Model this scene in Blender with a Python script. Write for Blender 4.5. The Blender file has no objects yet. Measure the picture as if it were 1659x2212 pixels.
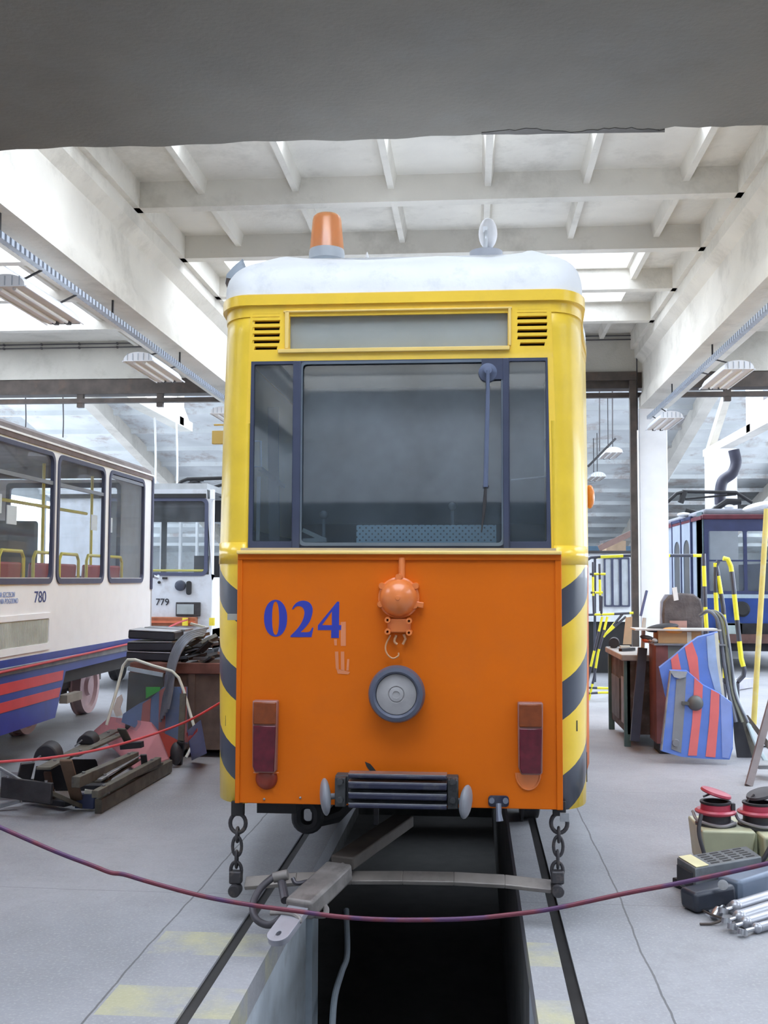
import bpy, bmesh, math, random
from mathutils import Vector, Matrix, Euler
random.seed(7)
R = math.radians
SC = bpy.context.scene
COL = SC.collection

# ------------------------------------------------------------------ camera, world, lights, exposure
CAM = Vector((0.346, -5.12, 1.64))
CAMROT = Matrix.Rotation(R(4.78), 3, 'Z') @ Matrix.Rotation(R(90 + 3.58), 3, 'X') @ Matrix.Rotation(R(0.2), 3, 'Z')
FPX = 2300.0
cd = bpy.data.cameras.new('camera'); cam = bpy.data.objects.new('camera', cd); COL.objects.link(cam)
cam.location = CAM; cam.rotation_euler = CAMROT.to_euler()
cd.sensor_fit = 'VERTICAL'; cd.sensor_height = 36.0; cd.lens = FPX / 2212 * 36.0
cd.clip_start = 0.05; cd.clip_end = 200
SC.camera = cam
SC.view_settings.view_transform = 'Standard'; SC.view_settings.look = 'None'
SC.view_settings.gamma = 1.0; SC.view_settings.exposure = 0.8
SC.view_settings.use_curve_mapping = False
w = bpy.data.worlds.new('overcast_sky'); SC.world = w; w.use_nodes = True
bg = w.node_tree.nodes['Background']; bg.inputs[0].default_value = (0.80, 0.88, 1.0, 1); bg.inputs[1].default_value = 5.0
SC.cycles.max_bounces = 10; SC.cycles.diffuse_bounces = 6; SC.cycles.transparent_max_bounces = 16
SC.cycles.use_denoising = True; SC.cycles.sample_clamp_indirect = 6.0
Y0 = -5.12        # world Y of the camera: distance D from the camera plane is Y - Y0

# skylight openings, some unseen ones added for their light: (x0, x1, D0, D1)
SKY = [(-2.4, 2.4, 6.5, 8.75), (-2.6, 2.2, 11.5, 12.85), (-2.6, 2.35, 13.1, 14.42), (-2.0, 2.0, 0.6, 4.3), (-6.5, 6.5, -9.6, -6.6),
       (-9.2, -5.0, 11.8, 15.5), (-9.2, -4.2, 6.6, 11.4), (-9.2, -4.9, 0.6, 4.3),
       (4.9, 9.2, 11.8, 15.9), (4.2, 9.2, 6.6, 11.4), (4.9, 9.2, -1.0, 4.3)]
ZR = 5.40         # underside of the roof panels
def portal(cx, cy, cz, sx, sy, rot=(0, 0, 0)):
    l = bpy.data.lights.new('sky_portal', 'AREA'); l.shape = 'RECTANGLE'; l.size = sx; l.size_y = sy
    l.cycles.is_portal = True
    o = bpy.data.objects.new('sky_portal', l); COL.objects.link(o); o.location = (cx, cy, cz); o.rotation_euler = rot
for (x0, x1, d0, d1) in SKY:
    portal((x0 + x1) / 2, (d0 + d1) / 2 + Y0, ZR + 0.62, x1 - x0, d1 - d0)
# roof lights of the rear hall
SKY2 = [(-9.5, -6.6), (-1.6, 2.0), (6.9, 9.8)]

# ------------------------------------------------------------------ pixel -> world
def ray(px, py):
    return CAMROT @ Vector(((px - 829.5) / FPX, -(py - 1106) / FPX, -1))
def P(px, py, D):
    d = ray(px, py); return CAM + d * (D / d.y)
def PX(px, py, X):
    d = ray(px, py); return CAM + d * ((X - CAM.x) / d.x)
def PZ(px, py, z=0.0):
    d = ray(px, py); return CAM + d * ((z - CAM.z) / d.z)
def F(px, py, dy=0.0):           # on the tram's front plane
    return P(px, py, 5.12 + dy)

# ------------------------------------------------------------------ materials
MATS = {}
def M(name, col, rough=0.6, metal=0.0, var=0.12, scale=6.0, bump=0.0, bscale=40.0, dirt=None, dirt_amt=0.0, dscale=2.5, spec=0.5, coat=0.0):
    if name in MATS: return MATS[name]
    m = bpy.data.materials.new(name); m.use_nodes = True; nt = m.node_tree; n = nt.nodes; L = nt.links
    b = n['Principled BSDF']
    b.inputs['Roughness'].default_value = rough; b.inputs['Metallic'].default_value = metal
    b.inputs['Specular IOR Level'].default_value = spec; b.inputs['Coat Weight'].default_value = coat
    tc = n.new('ShaderNodeTexCoord')
    no = n.new('ShaderNodeTexNoise'); no.inputs['Scale'].default_value = scale; no.inputs['Detail'].default_value = 6
    L.new(tc.outputs['Object'], no.inputs['Vector'])
    mr = n.new('ShaderNodeMapRange'); mr.inputs[1].default_value = 0.3; mr.inputs[2].default_value = 0.7
    mr.inputs[3].default_value = 1 - var; mr.inputs[4].default_value = 1 + var
    L.new(no.outputs['Fac'], mr.inputs[0])
    mx = n.new('ShaderNodeMix'); mx.data_type = 'RGBA'; mx.blend_type = 'MULTIPLY'; mx.inputs[0].default_value = 1
    mx.inputs[6].default_value = (*col, 1)
    L.new(mr.outputs[0], mx.inputs[7])
    out = mx.outputs[2]
    if dirt:
        n2 = n.new('ShaderNodeTexNoise'); n2.inputs['Scale'].default_value = dscale; n2.inputs['Detail'].default_value = 8
        n2.inputs['Roughness'].default_value = 0.7
        L.new(tc.outputs['Object'], n2.inputs['Vector'])
        m2 = n.new('ShaderNodeMapRange'); m2.inputs[1].default_value = 0.52; m2.inputs[2].default_value = 0.66
        m2.inputs[3].default_value = 0; m2.inputs[4].default_value = dirt_amt
        L.new(n2.outputs['Fac'], m2.inputs[0])
        x2 = n.new('ShaderNodeMix'); x2.data_type = 'RGBA'; L.new(m2.outputs[0], x2.inputs[0])
        L.new(out, x2.inputs[6]); x2.inputs[7].default_value = (*dirt, 1); out = x2.outputs[2]
    L.new(out, b.inputs['Base Color'])
    if bump:
        n3 = n.new('ShaderNodeTexNoise'); n3.inputs['Scale'].default_value = bscale; n3.inputs['Detail'].default_value = 5
        L.new(tc.outputs['Object'], n3.inputs['Vector'])
        bp = n.new('ShaderNodeBump'); bp.inputs['Strength'].default_value = bump; bp.inputs['Distance'].default_value = 0.02
        L.new(n3.outputs['Fac'], bp.inputs['Height']); L.new(bp.outputs[0], b.inputs['Normal'])
    MATS[name] = m; return m
def glass(name, tint, dust_haze, haze_col, rough=0.02, reflect=1.0):
    m = bpy.data.materials.new(name); m.use_nodes = True; nt = m.node_tree; n = nt.nodes; L = nt.links
    n.clear(); o = n.new('ShaderNodeOutputMaterial')
    t = n.new('ShaderNodeBsdfTransparent'); t.inputs[0].default_value = (*tint, 1)
    g = n.new('ShaderNodeBsdfGlossy'); g.inputs['Roughness'].default_value = rough
    d = n.new('ShaderNodeBsdfDiffuse'); d.inputs[0].default_value = (*haze_col, 1)
    fr = n.new('ShaderNodeFresnel'); fr.inputs[0].default_value = 1.5
    mu = n.new('ShaderNodeMath'); mu.operation = 'MULTIPLY'; mu.inputs[1].default_value = reflect; L.new(fr.outputs[0], mu.inputs[0])
    tc = n.new('ShaderNodeTexCoord'); no = n.new('ShaderNodeTexNoise'); no.inputs['Scale'].default_value = 3; no.inputs['Detail'].default_value = 6
    L.new(tc.outputs['Object'], no.inputs['Vector'])
    mr = n.new('ShaderNodeMapRange'); mr.inputs[1].default_value = .3; mr.inputs[2].default_value = .7
    mr.inputs[3].default_value = dust_haze * .5; mr.inputs[4].default_value = dust_haze * 1.5; L.new(no.outputs['Fac'], mr.inputs[0])
    m1 = n.new('ShaderNodeMixShader'); L.new(mr.outputs[0], m1.inputs[0]); L.new(t.outputs[0], m1.inputs[1]); L.new(d.outputs[0], m1.inputs[2])
    ge = n.new('ShaderNodeNewGeometry'); iv = n.new('ShaderNodeMath'); iv.operation = 'SUBTRACT'; iv.inputs[0].default_value = 1; L.new(ge.outputs['Backfacing'], iv.inputs[1])
    mv = n.new('ShaderNodeMath'); mv.operation = 'MULTIPLY'; L.new(mu.outputs[0], mv.inputs[0]); L.new(iv.outputs[0], mv.inputs[1]); mu = mv
    m2 = n.new('ShaderNodeMixShader'); L.new(mu.outputs[0], m2.inputs[0]); L.new(m1.outputs[0], m2.inputs[1]); L.new(g.outputs[0], m2.inputs[2])
    L.new(m2.outputs[0], o.inputs[0]); MATS[name] = m; return m

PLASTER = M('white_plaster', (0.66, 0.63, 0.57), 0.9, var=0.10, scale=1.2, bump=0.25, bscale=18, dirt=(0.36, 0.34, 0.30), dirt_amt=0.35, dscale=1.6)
PLASTER_DARK = M('shaded_plaster', (0.19, 0.175, 0.15), 0.95, var=0.10, scale=1.5, bump=0.2, bscale=30, dirt=(0.2, 0.195, 0.18), dirt_amt=0.4, dscale=2.0)  # plaster tone darkened to carry the shade under the cross beam
PLASTER_PEEL = M('peeling_plaster', (0.68, 0.71, 0.72), 0.9, var=0.12, scale=1.0, bump=0.2, dirt=(0.28, 0.17, 0.13), dirt_amt=0.55, dscale=1.1)
WHITEPAINT = M('white_column_paint', (0.93, 0.94, 0.96), 0.7, var=0.03)
STEEL_DARK = M('dark_steel', (0.060, 0.058, 0.062), 0.55, 0.5, var=0.35, scale=9, bump=0.1)
STEEL_BROWN = M('brown_painted_steel', (0.075, 0.06, 0.052), 0.6, 0.2, var=0.3, dirt=(0.16, 0.10, 0.07), dirt_amt=0.4)
STEEL_GREY = M('grey_steel', (0.30, 0.31, 0.33), 0.45, 0.5, var=0.2, scale=12, dirt=(0.14, 0.12, 0.10), dirt_amt=0.5, dscale=5)
STEEL_OLIVE = M('worn_olive_steel', (0.13, 0.12, 0.095), 0.6, 0.35, var=0.35, scale=12, dirt=(0.05, 0.05, 0.055), dirt_amt=0.7, dscale=6)
STEEL_BRIGHT = M('bright_steel', (0.44, 0.45, 0.48), 0.3, 0.85, var=0.15, scale=14)
GALV = M('galvanised_steel', (0.50, 0.54, 0.60), 0.4, 0.6, var=0.15)
BLACK = M('black_rubber', (0.018, 0.018, 0.02), 0.6, var=0.2)
YELLOW = M('yellow_body_paint', (0.93, 0.62, 0.05), 0.28, var=0.035, scale=3, dirt=(0.62, 0.42, 0.05), dirt_amt=0.25, dscale=2, coat=0.3)
YELLOW_PALE = M('pale_yellow_trim', (0.86, 0.62, 0.20), 0.3, var=0.05)
ORANGE = M('orange_panel_paint', (0.66, 0.135, 0.0015), 0.55, var=0.05, scale=2.2, bump=0.03, bscale=3, dirt=(0.55, 0.13, 0.015), dirt_amt=0.25, dscale=2, spec=0.22)
BLUE_FRAME = M('dark_blue_window_frame', (0.045, 0.055, 0.10), 0.4, var=0.12)
BLUE_PAINT = M('tram_blue', (0.025, 0.05, 0.30), 0.35, var=0.1, dirt=(0.03, 0.04, 0.12), dirt_amt=0.3)
RED_PAINT = M('tram_red', (0.62, 0.045, 0.045), 0.35, var=0.08)
TRAM_WHITE = M('tram_white', (0.93, 0.95, 0.97), 0.3, var=0.03)
ROOFGREY = M('painted_roof_canvas', (0.84, 0.86, 0.88), 0.6, var=0.04, scale=4, bump=0.35, bscale=7, dirt=(0.5, 0.53, 0.56), dirt_amt=0.3, dscale=5)
YELLOW_PIPE = M('yellow_pipe_paint', (0.85, 0.80, 0.04), 0.4, var=0.08)
RUST = M('rusty_sheet', (0.17, 0.12, 0.10), 0.75, 0.2, var=0.3, scale=5, dirt=(0.09, 0.08, 0.075), dirt_amt=0.6, dscale=3)
CONC = None

# ------------------------------------------------------------------ mesh builder
def frame_from(d, up=(0, 0, 1)):
    d = Vector(d).normalized(); up = Vector(up)
    if abs(d.dot(up)) > 0.98: up = Vector((1, 0, 0)) if abs(d.x) < 0.9 else Vector((0, 1, 0))
    s = d.cross(up).normalized(); u = s.cross(d).normalized()
    return d, s, u
class MB:
    def __init__(s): s.bm = bmesh.new()
    def face(s, pts):
        vs = [s.bm.verts.new(p) for p in pts]
        try: return s.bm.faces.new(vs)
        except ValueError: return None
    def hexa(s, v):            # 8 corners: bottom ring 0-3, top ring 4-7
        vs = [s.bm.verts.new(p) for p in v]
        for f in ((0, 3, 2, 1), (4, 5, 6, 7), (0, 1, 5, 4), (1, 2, 6, 5), (2, 3, 7, 6), (3, 0, 4, 7)):
            s.bm.faces.new([vs[i] for i in f])
    def box(s, x0, x1, y0, y1, z0, z1):
        s.hexa([(x0, y0, z0), (x1, y0, z0), (x1, y1, z0), (x0, y1, z0), (x0, y0, z1), (x1, y0, z1), (x1, y1, z1), (x0, y1, z1)]); return s
    def boxc(s, c, size, rot=(0, 0, 0)):
        m = Euler([R(a) for a in rot]).to_matrix(); c = Vector(c); h = Vector(size) / 2
        s.hexa([c + m @ Vector((sx * h.x, sy * h.y, sz * h.z)) for sz in (-1, 1) for sx, sy in ((-1, -1), (1, -1), (1, 1), (-1, 1))]); return s
    def bar(s, p0, p1, wd, th, up=(0, 0, 1)):      # rectangular bar, wd sideways, th along up
        p0 = Vector(p0); p1 = Vector(p1); d, sd, u = frame_from(p1 - p0, up)
        a = sd * wd / 2; b = u * th / 2
        s.hexa([p0 - a - b, p0 + a - b, p1 + a - b, p1 - a - b, p0 - a + b, p0 + a + b, p1 + a + b, p1 - a + b]); return s
    def tube(s, pts, r, seg=10, closed=False, caps=True, flat=1.0, up=(0, 0, 1)):
        pts = [Vector(p) for p in pts]; n = len(pts); rings = []
        rs = r if isinstance(r, (list, tuple)) else [r] * n
        pu = None
        for i, p in enumerate(pts):
            if closed: d = pts[(i + 1) % n] - pts[i - 1]
            else: d = pts[min(i + 1, n - 1)] - pts[max(i - 1, 0)]
            d.normalize()
            if pu is None: _, sd, u = frame_from(d, up)
            else:
                u = (pu - d * pu.dot(d))
                if u.length < 1e-4: _, sd, u = frame_from(d, up)
                u.normalize(); sd = d.cross(u)
            pu = u
            rings.append([s.bm.verts.new(p + (sd * math.cos(2 * math.pi * k / seg) + u * math.sin(2 * math.pi * k / seg) * flat) * rs[i]) for k in range(seg)])
        m = n if closed else n - 1
        for i in range(m):
            A = rings[i]; B = rings[(i + 1) % n]
            for k in range(seg): s.bm.faces.new([A[k], A[(k + 1) % seg], B[(k + 1) % seg], B[k]])
        if caps and not closed:
            s.bm.faces.new(rings[0][::-1]); s.bm.faces.new(rings[-1])
        return s
    def cyl(s, p0, p1, r0, r1=None, seg=20): return s.tube([p0, p1], [r0, r0 if r1 is None else r1], seg)
    def lathe(s, prof, o, axis=(0, 0, 1), seg=28, sx=1.0, sy=1.0, up=(0, 0, 1)):
        o = Vector(o); d, a, b = frame_from(axis, up); rings = []
        for (r, h) in prof:
            if r < 1e-5: rings.append([s.bm.verts.new(o + d * h)])
            else: rings.append([s.bm.verts.new(o + d * h + a * r * sx * math.cos(2 * math.pi * k / seg) + b * r * sy * math.sin(2 * math.pi * k / seg)) for k in range(seg)])
        for i in range(len(rings) - 1):
            A, B = rings[i], rings[i + 1]
            for k in range(seg):
                k2 = (k + 1) % seg
                if len(A) == 1 and len(B) == 1: continue
                if len(A) == 1: s.bm.faces.new([A[0], B[k2], B[k]])
                elif len(B) == 1: s.bm.faces.new([A[k], A[k2], B[0]])
                else: s.bm.faces.new([A[k], A[k2], B[k2], B[k]])
        return s
    def ball(s, c, r, sc=(1, 1, 1), seg=20, rot=None):
        m = Matrix.Diagonal((*[r * k for k in sc], 1))
        if rot: m = Euler([R(a) for a in rot]).to_matrix().to_4x4() @ m
        bmesh.ops.create_uvsphere(s.bm, u_segments=seg, v_segments=seg // 2, radius=1, matrix=Matrix.Translation(c) @ m); return s
    def prism(s, pts, t):      # planar 3D polygon extruded by vector t
        t = Vector(t); a = [s.bm.verts.new(Vector(p)) for p in pts]; b = [s.bm.verts.new(Vector(p) + t) for p in pts]
        n = len(a)
        s.bm.faces.new(a[::-1]); s.bm.faces.new(b)
        for i in range(n): s.bm.faces.new([a[i], a[(i + 1) % n], b[(i + 1) % n], b[i]])
        return s
    def plate(s, loops, th, o=(0, 0, 0), u=(1, 0, 0), v=(0, 0, 1)):   # 2D loops (outer, holes) filled, thickness th centred on the plane
        cu = bpy.data.curves.new('c', 'CURVE'); cu.dimensions = '2D'; cu.fill_mode = 'BOTH'; cu.extrude = th / 2
        for lp in loops:
            sp = cu.splines.new('POLY'); sp.points.add(len(lp) - 1); sp.use_cyclic_u = True
            for i, (x, y) in enumerate(lp): sp.points[i].co = (x, y, 0, 1)
        ob = bpy.data.objects.new('c', cu); COL.objects.link(ob)
        me = bpy.data.meshes.new_from_object(ob, depsgraph=bpy.context.evaluated_depsgraph_get())
        U = Vector(u).normalized(); V = Vector(v).normalized(); N = U.cross(V)
        m = Matrix((( U.x, V.x, N.x, o[0]), (U.y, V.y, N.y, o[1]), (U.z, V.z, N.z, o[2]), (0, 0, 0, 1)))
        me.transform(m); s.bm.from_mesh(me)
        bpy.data.objects.remove(ob); bpy.data.curves.remove(cu); bpy.data.meshes.remove(me)
        return s
    def text(s, body, size, o, u, v, th=0.002, offset=0.0, xs=1.0):
        cu = bpy.data.curves.new('t', 'FONT'); cu.body = body; cu.size = size; cu.extrude = th; cu.offset = offset
        cu.align_x = 'LEFT'
        ob = bpy.data.objects.new('t', cu); COL.objects.link(ob)
        me = bpy.data.meshes.new_from_object(ob, depsgraph=bpy.context.evaluated_depsgraph_get())
        U = Vector(u).normalized(); V = Vector(v).normalized(); N = U.cross(V)
        m = Matrix(((U.x * xs, V.x, N.x, o[0]), (U.y * xs, V.y, N.y, o[1]), (U.z * xs, V.z, N.z, o[2]), (0, 0, 0, 1)))
        me.transform(m); s.bm.from_mesh(me)
        bpy.data.objects.remove(ob); bpy.data.curves.remove(cu); bpy.data.meshes.remove(me)
        return s
    def build(s, name, mat, parent=None, local=False, bevel=0.0, sub=0, angle=35):
        bmesh.ops.remove_doubles(s.bm, verts=s.bm.verts, dist=1e-5)
        bmesh.ops.recalc_face_normals(s.bm, faces=s.bm.faces)
        me = bpy.data.meshes.new(name)
        if parent and not local:
            m = Matrix.Identity(4); q = parent
            while q: m = q.matrix_basis @ m; q = q.parent
            s.bm.transform(m.inverted())
        s.bm.to_mesh(me); s.bm.free()
        for f in me.polygons: f.use_smooth = True
        me.set_sharp_from_angle(angle=R(angle))
        ms = mat if isinstance(mat, (list, tuple)) else [mat]
        for k in ms: me.materials.append(k)
        o = bpy.data.objects.new(name, me); COL.objects.link(o)
        if parent: o.parent = parent
        if bevel:
            b = o.modifiers.new('bevel', 'BEVEL'); b.width = bevel; b.segments = 2; b.limit_method = 'ANGLE'; b.angle_limit = R(40)
        if sub:
            b = o.modifiers.new('sub', 'SUBSURF'); b.levels = sub; b.render_levels = sub
        return o
def tag(o, label, cat, group=None, kind=None):
    if label: o['label'] = label
    if cat: o['category'] = cat
    if group: o['group'] = group
    if kind: o['kind'] = kind
    return o
def thing(name, loc, label, cat, group=None, rz=0.0):
    o = bpy.data.objects.new(name, None); o.empty_display_size = 0.1; COL.objects.link(o)
    o.location = loc; o.rotation_euler = (0, 0, rz); return tag(o, label, cat, group)
def struct(mb, name, mat, **k):
    o = mb.build(name, mat, **k); o['kind'] = 'structure'; return o
def solo(mb, name, mat, label, cat, group=None, **k):
    return tag(mb.build(name, mat, **k), label, cat, group)
def copy_tree(o, parent=None):
    c = o.copy(); COL.objects.link(c)
    if parent: c.parent = parent
    for ch in o.children: copy_tree(ch, c)
    return c
def rrect(x0, x1, y0, y1, r, seg=5):
    pts = []
    for cx, cy, a0 in ((x1 - r, y1 - r, 0), (x0 + r, y1 - r, 90), (x0 + r, y0 + r, 180), (x1 - r, y0 + r, 270)):
        for k in range(seg + 1):
            a = R(a0 + 90 * k / seg); pts.append((cx + r * math.cos(a), cy + r * math.sin(a)))
    return pts
def bez(p, n=12):                 # Catmull-Rom through points
    p = [Vector(q) for q in p]; out = []
    q = [2 * p[0] - p[1]] + p + [2 * p[-1] - p[-2]]
    for i in range(1, len(q) - 2):
        for k in range(n):
            t = k / n; a, b, c, d = q[i - 1], q[i], q[i + 1], q[i + 2]
            out.append(0.5 * ((2 * b) + (c - a) * t + (2 * a - 5 * b + 4 * c - d) * t * t + (3 * b - a - 3 * c + d) * t ** 3))
    out.append(p[-1]); return out

# ================================================================== STRUCTURE
def floor_material():
    m = bpy.data.materials.new('concrete_floor'); m.use_nodes = True; nt = m.node_tree; n = nt.nodes; L = nt.links
    b = n['Principled BSDF']; b.inputs['Roughness'].default_value = 0.62; b.inputs['Specular IOR Level'].default_value = 0.35
    tc = n.new('ShaderNodeTexCoord'); sx = n.new('ShaderNodeSeparateXYZ'); L.new(tc.outputs['Object'], sx.inputs[0])
    def math_(op, a, b_=None, c=None):
        k = n.new('ShaderNodeMath'); k.operation = op
        for i, v in enumerate((a, b_, c)):
            if v is None: continue
            if isinstance(v, (int, float)): k.inputs[i].default_value = v
            else: L.new(v, k.inputs[i])
        return k.outputs[0]
    def noise(scale, det=6, ro=0.55):
        k = n.new('ShaderNodeTexNoise'); k.inputs['Scale'].default_value = scale; k.inputs['Detail'].default_value = det
        k.inputs['Roughness'].default_value = ro; L.new(tc.outputs['Object'], k.inputs['Vector']); return k.outputs['Fac']
    def mix(f, a, c):
        k = n.new('ShaderNodeMix'); k.data_type = 'RGBA'
        if isinstance(f, (int, float)): k.inputs[0].default_value = f
        else: L.new(f, k.inputs[0])
        for i, v in ((6, a), (7, c)):
            if isinstance(v, tuple): k.inputs[i].default_value = (*v, 1)
            else: L.new(v, k.inputs[i])
        return k.outputs[2]
    def rng(v, a, c, lo=0.0, hi=1.0):
        k = n.new('ShaderNodeMapRange'); k.inputs[1].default_value = a; k.inputs[2].default_value = c
        k.inputs[3].default_value = lo; k.inputs[4].default_value = hi; L.new(v, k.inputs[0]); return k.outputs[0]
    col = mix(rng(noise(0.55), 0.35, 0.65), (0.245, 0.25, 0.27), (0.375, 0.38, 0.405))
    col = mix(rng(noise(5, 8, 0.7), 0.45, 0.75, 0, 0.35), col, (0.24, 0.24, 0.24))
    col = mix(rng(noise(16, 8, 0.8), 0.5, 0.7, 0, 0.3), col, (0.22, 0.22, 0.23))
    col = mix(rng(noise(70, 3), 0.52, 0.72, 0, 0.4), col, (0.50, 0.50, 0.50))
    ax = math_('ABSOLUTE', sx.outputs[0])
    # worn yellow blocks painted beside the pit
    strip = math_('MULTIPLY', math_('MULTIPLY', math_('LESS_THAN', sx.outputs[0], 0.72), math_('LESS_THAN', ax, 1.08)), math_('LESS_THAN', sx.outputs[1], -0.15))
    ph = math_('FRACT', math_('MULTIPLY', math_('ADD', sx.outputs[1], 20.0 + 0.25), 1 / 0.66))
    blk = math_('MULTIPLY', math_('LESS_THAN', ph, 0.45), strip)
    worn = math_('MULTIPLY', blk, rng(noise(2.6, 8, 0.65), 0.40, 0.60, 0.0, 0.42))
    col = mix(worn, col, (0.60, 0.56, 0.20))
    # joints in the concrete, slightly wandering, and the darker seam of the track slab
    wob = rng(noise(1.3, 4), 0, 1, -0.03, 0.03)
    joint = math_('LESS_THAN', math_('ABSOLUTE', math_('SUBTRACT', math_('ADD', ax, wob), 1.095)), 0.0045)
    col = mix(math_('MULTIPLY', joint, 0.75), col, (0.08, 0.08, 0.08))
    col = mix(rng(noise(1.1, 9, 0.75), 0.56, 0.68, 0, 0.35), col, (0.19, 0.19, 0.195))
    cr = math_('LESS_THAN', math_('ABSOLUTE', math_('SUBTRACT', math_('FRACT', math_('MULTIPLY', math_('ADD', sx.outputs[1], math_('ADD', wob, 30.0)), 1 / 2.9)), 0.5)), 0.0012)
    col = mix(math_('MULTIPLY', cr, 0.5), col, (0.12, 0.12, 0.12))
    L.new(col, b.inputs['Base Color'])
    bp = n.new('ShaderNodeBump'); bp.inputs['Strength'].default_value = 0.25; bp.inputs['Distance'].default_value = 0.01
    L.new(noise(28, 5), bp.inputs['Height']); L.new(bp.outputs[0], b.inputs['Normal'])
    return m
FLOOR = floor_material()
XL, XR = -15.0, 13.0
YB, YF = Y0 - 10, Y0 + 46
PX0, PX1, PY0, PY1, PZB = -0.555, 0.585, Y0 + 2.5, 9.0, -1.45
mb = MB(); g = 0.026
xs = [XL, -0.73 - g, -0.73 + g, PX0, PX1, 0.745 - g, 0.745 + g, XR]
for (x0, x1) in ((xs[0], xs[1]), (xs[2], xs[3]), (xs[4], xs[5]), (xs[6], xs[7])):
    mb.box(x0, x1, YB, YF, -0.12, 0)
mb.box(PX0, PX1, YB, PY0, -0.12, 0); mb.box(PX0, PX1, PY1, YF, -0.12, 0)
struct(mb, 'floor', FLOOR)
RAILM = M('oily_rail', (0.035, 0.034, 0.036), 0.45, 0.6, var=0.3)
for x, lab in ((-0.73, 'dark flush tram rail left of the inspection pit'), (0.745, 'dark flush tram rail right of the inspection pit')):
    solo(MB().box(x - g, x + g, YB, YF, -0.12, -0.012), 'tram_rail', RAILM, lab, 'rail')
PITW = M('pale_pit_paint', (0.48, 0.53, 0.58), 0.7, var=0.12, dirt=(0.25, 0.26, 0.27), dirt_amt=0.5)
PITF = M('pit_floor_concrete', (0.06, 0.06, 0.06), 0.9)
PITD = M('shaded_pit_wall', (0.10, 0.10, 0.10), 0.85, var=0.25)  # same pit wall, its colour darkened for the shade under the tram
yl = Y0 + 6.05; yr = Y0 + 4.75
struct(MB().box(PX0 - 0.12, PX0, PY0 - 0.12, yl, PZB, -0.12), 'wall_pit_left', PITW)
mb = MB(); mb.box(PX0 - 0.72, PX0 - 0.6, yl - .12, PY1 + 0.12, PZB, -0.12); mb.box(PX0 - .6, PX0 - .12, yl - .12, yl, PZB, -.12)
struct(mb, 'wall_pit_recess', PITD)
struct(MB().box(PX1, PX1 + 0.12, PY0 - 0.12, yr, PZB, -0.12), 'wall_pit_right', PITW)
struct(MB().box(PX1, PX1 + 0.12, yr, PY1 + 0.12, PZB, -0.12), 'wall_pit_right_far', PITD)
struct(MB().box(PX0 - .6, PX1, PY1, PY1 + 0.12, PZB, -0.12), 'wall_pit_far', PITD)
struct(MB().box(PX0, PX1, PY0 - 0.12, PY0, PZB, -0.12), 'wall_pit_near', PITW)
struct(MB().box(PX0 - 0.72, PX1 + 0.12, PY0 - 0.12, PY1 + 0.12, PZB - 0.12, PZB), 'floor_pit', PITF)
# pit fittings: wall post, pale kick ledge, bent handrail
PF = M('pit_steel_paint', (0.40, 0.46, 0.52), 0.6, var=0.15)
solo(MB().box(PX0 - .01, PX0 + 0.035, Y0 + 5.82, Y0 + 6.04, PZB, -0.13), 'pit_wall_post', PF, 'pale grey upright post on the left wall of the inspection pit', 'post')
solo(MB().tube(bez([P(748, 1965, 6.9), P(750, 2060, 6.6), P(738, 2100, 6.2), P(722, 2160, 5.9), P(716, 2260, 5.8)], 6), 0.018), 'pit_handrail', PF,
     'bent grey handrail going down into the inspection pit', 'handrail')
# trims: white kerb angle on pit rims
EDGE = M('pit_edge_concrete', (0.36, 0.36, 0.36), 0.7, dirt=(0.2, 0.2, 0.2), dirt_amt=0.5)

# --- roof of the front hall with skylight openings
D0R, D1R = -10.0, 16.35
def slab_with_holes(mb, x0, x1, d0, d1, holes, z, th):
    xs = sorted({x0, x1, *[h[0] for h in holes], *[h[1] for h in holes]}); ds = sorted({d0, d1, *[h[2] for h in holes], *[h[3] for h in holes]})
    xs = [x for x in xs if x0 <= x <= x1]; ds = [d for d in ds if d0 <= d <= d1]
    for i in range(len(xs) - 1):
        for j in range(len(ds) - 1):
            cx = (xs[i] + xs[i + 1]) / 2; cdv = (ds[j] + ds[j + 1]) / 2
            if any(h[0] < cx < h[1] and h[2] < cdv < h[3] for h in holes): continue
            mb.box(xs[i], xs[i + 1], ds[j] + Y0, ds[j + 1] + Y0, z, z + th)
mb = MB()
slab_with_holes(mb, XL, XR, D0R, D1R, SKY, ZR, 0.16)
GIR = [-9.75, -3.15, 3.09, 9.69]       # girder centre lines (X)
bays = [(-9.5, -3.05), (-3.05 + 0.0, 2.98), (3.44, 9.46)]
ribx = [0.49 + 0.9 * k for k in range(-15, 14)]
for d in [9.70 + 1.6 * k for k in range(-12, 4)]:
    mb.box(XL, XR, d + Y0, d + 0.14 + Y0, 5.15, ZR)
    for x in ribx:
        if XL < x < XR and not any(h[0] < x < h[1] and h[2] < d + 0.9 < h[3] for h in SKY) and d + 1.6 < D1R:
            mb.prism([(x - 0.055, d + 0.14 + Y0, ZR), (x - 0.03, d + 0.14 + Y0, ZR - 0.13), (x + 0.03, d + 0.14 + Y0, ZR - 0.13), (x + 0.055, d + 0.14 + Y0, ZR)], (0, 1.48, 0))
struct(mb, 'ceiling', PLASTER)
mb = MB()
for (x0, x1, d0, d1) in SKY:        # upstands of the skylights
    t = 0.08; z0, z1 = ZR + 0.16, ZR + 0.6; a, b_ = d0 + Y0, d1 + Y0
    mb.box(x0 - t, x0, a - t, b_ + t, z0, z1); mb.box(x1, x1 + t, a - t, b_ + t, z0, z1)
    mb.box(x0, x1, a - t, a, z0, z1); mb.box(x0, x1, b_, b_ + t, z0, z1)
struct(mb, 'trim_1', M('skylight_upstand_white', (0.8, 0.82, 0.85), 0.8))
mb = MB()                            # glazing bars across the skylights
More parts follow.
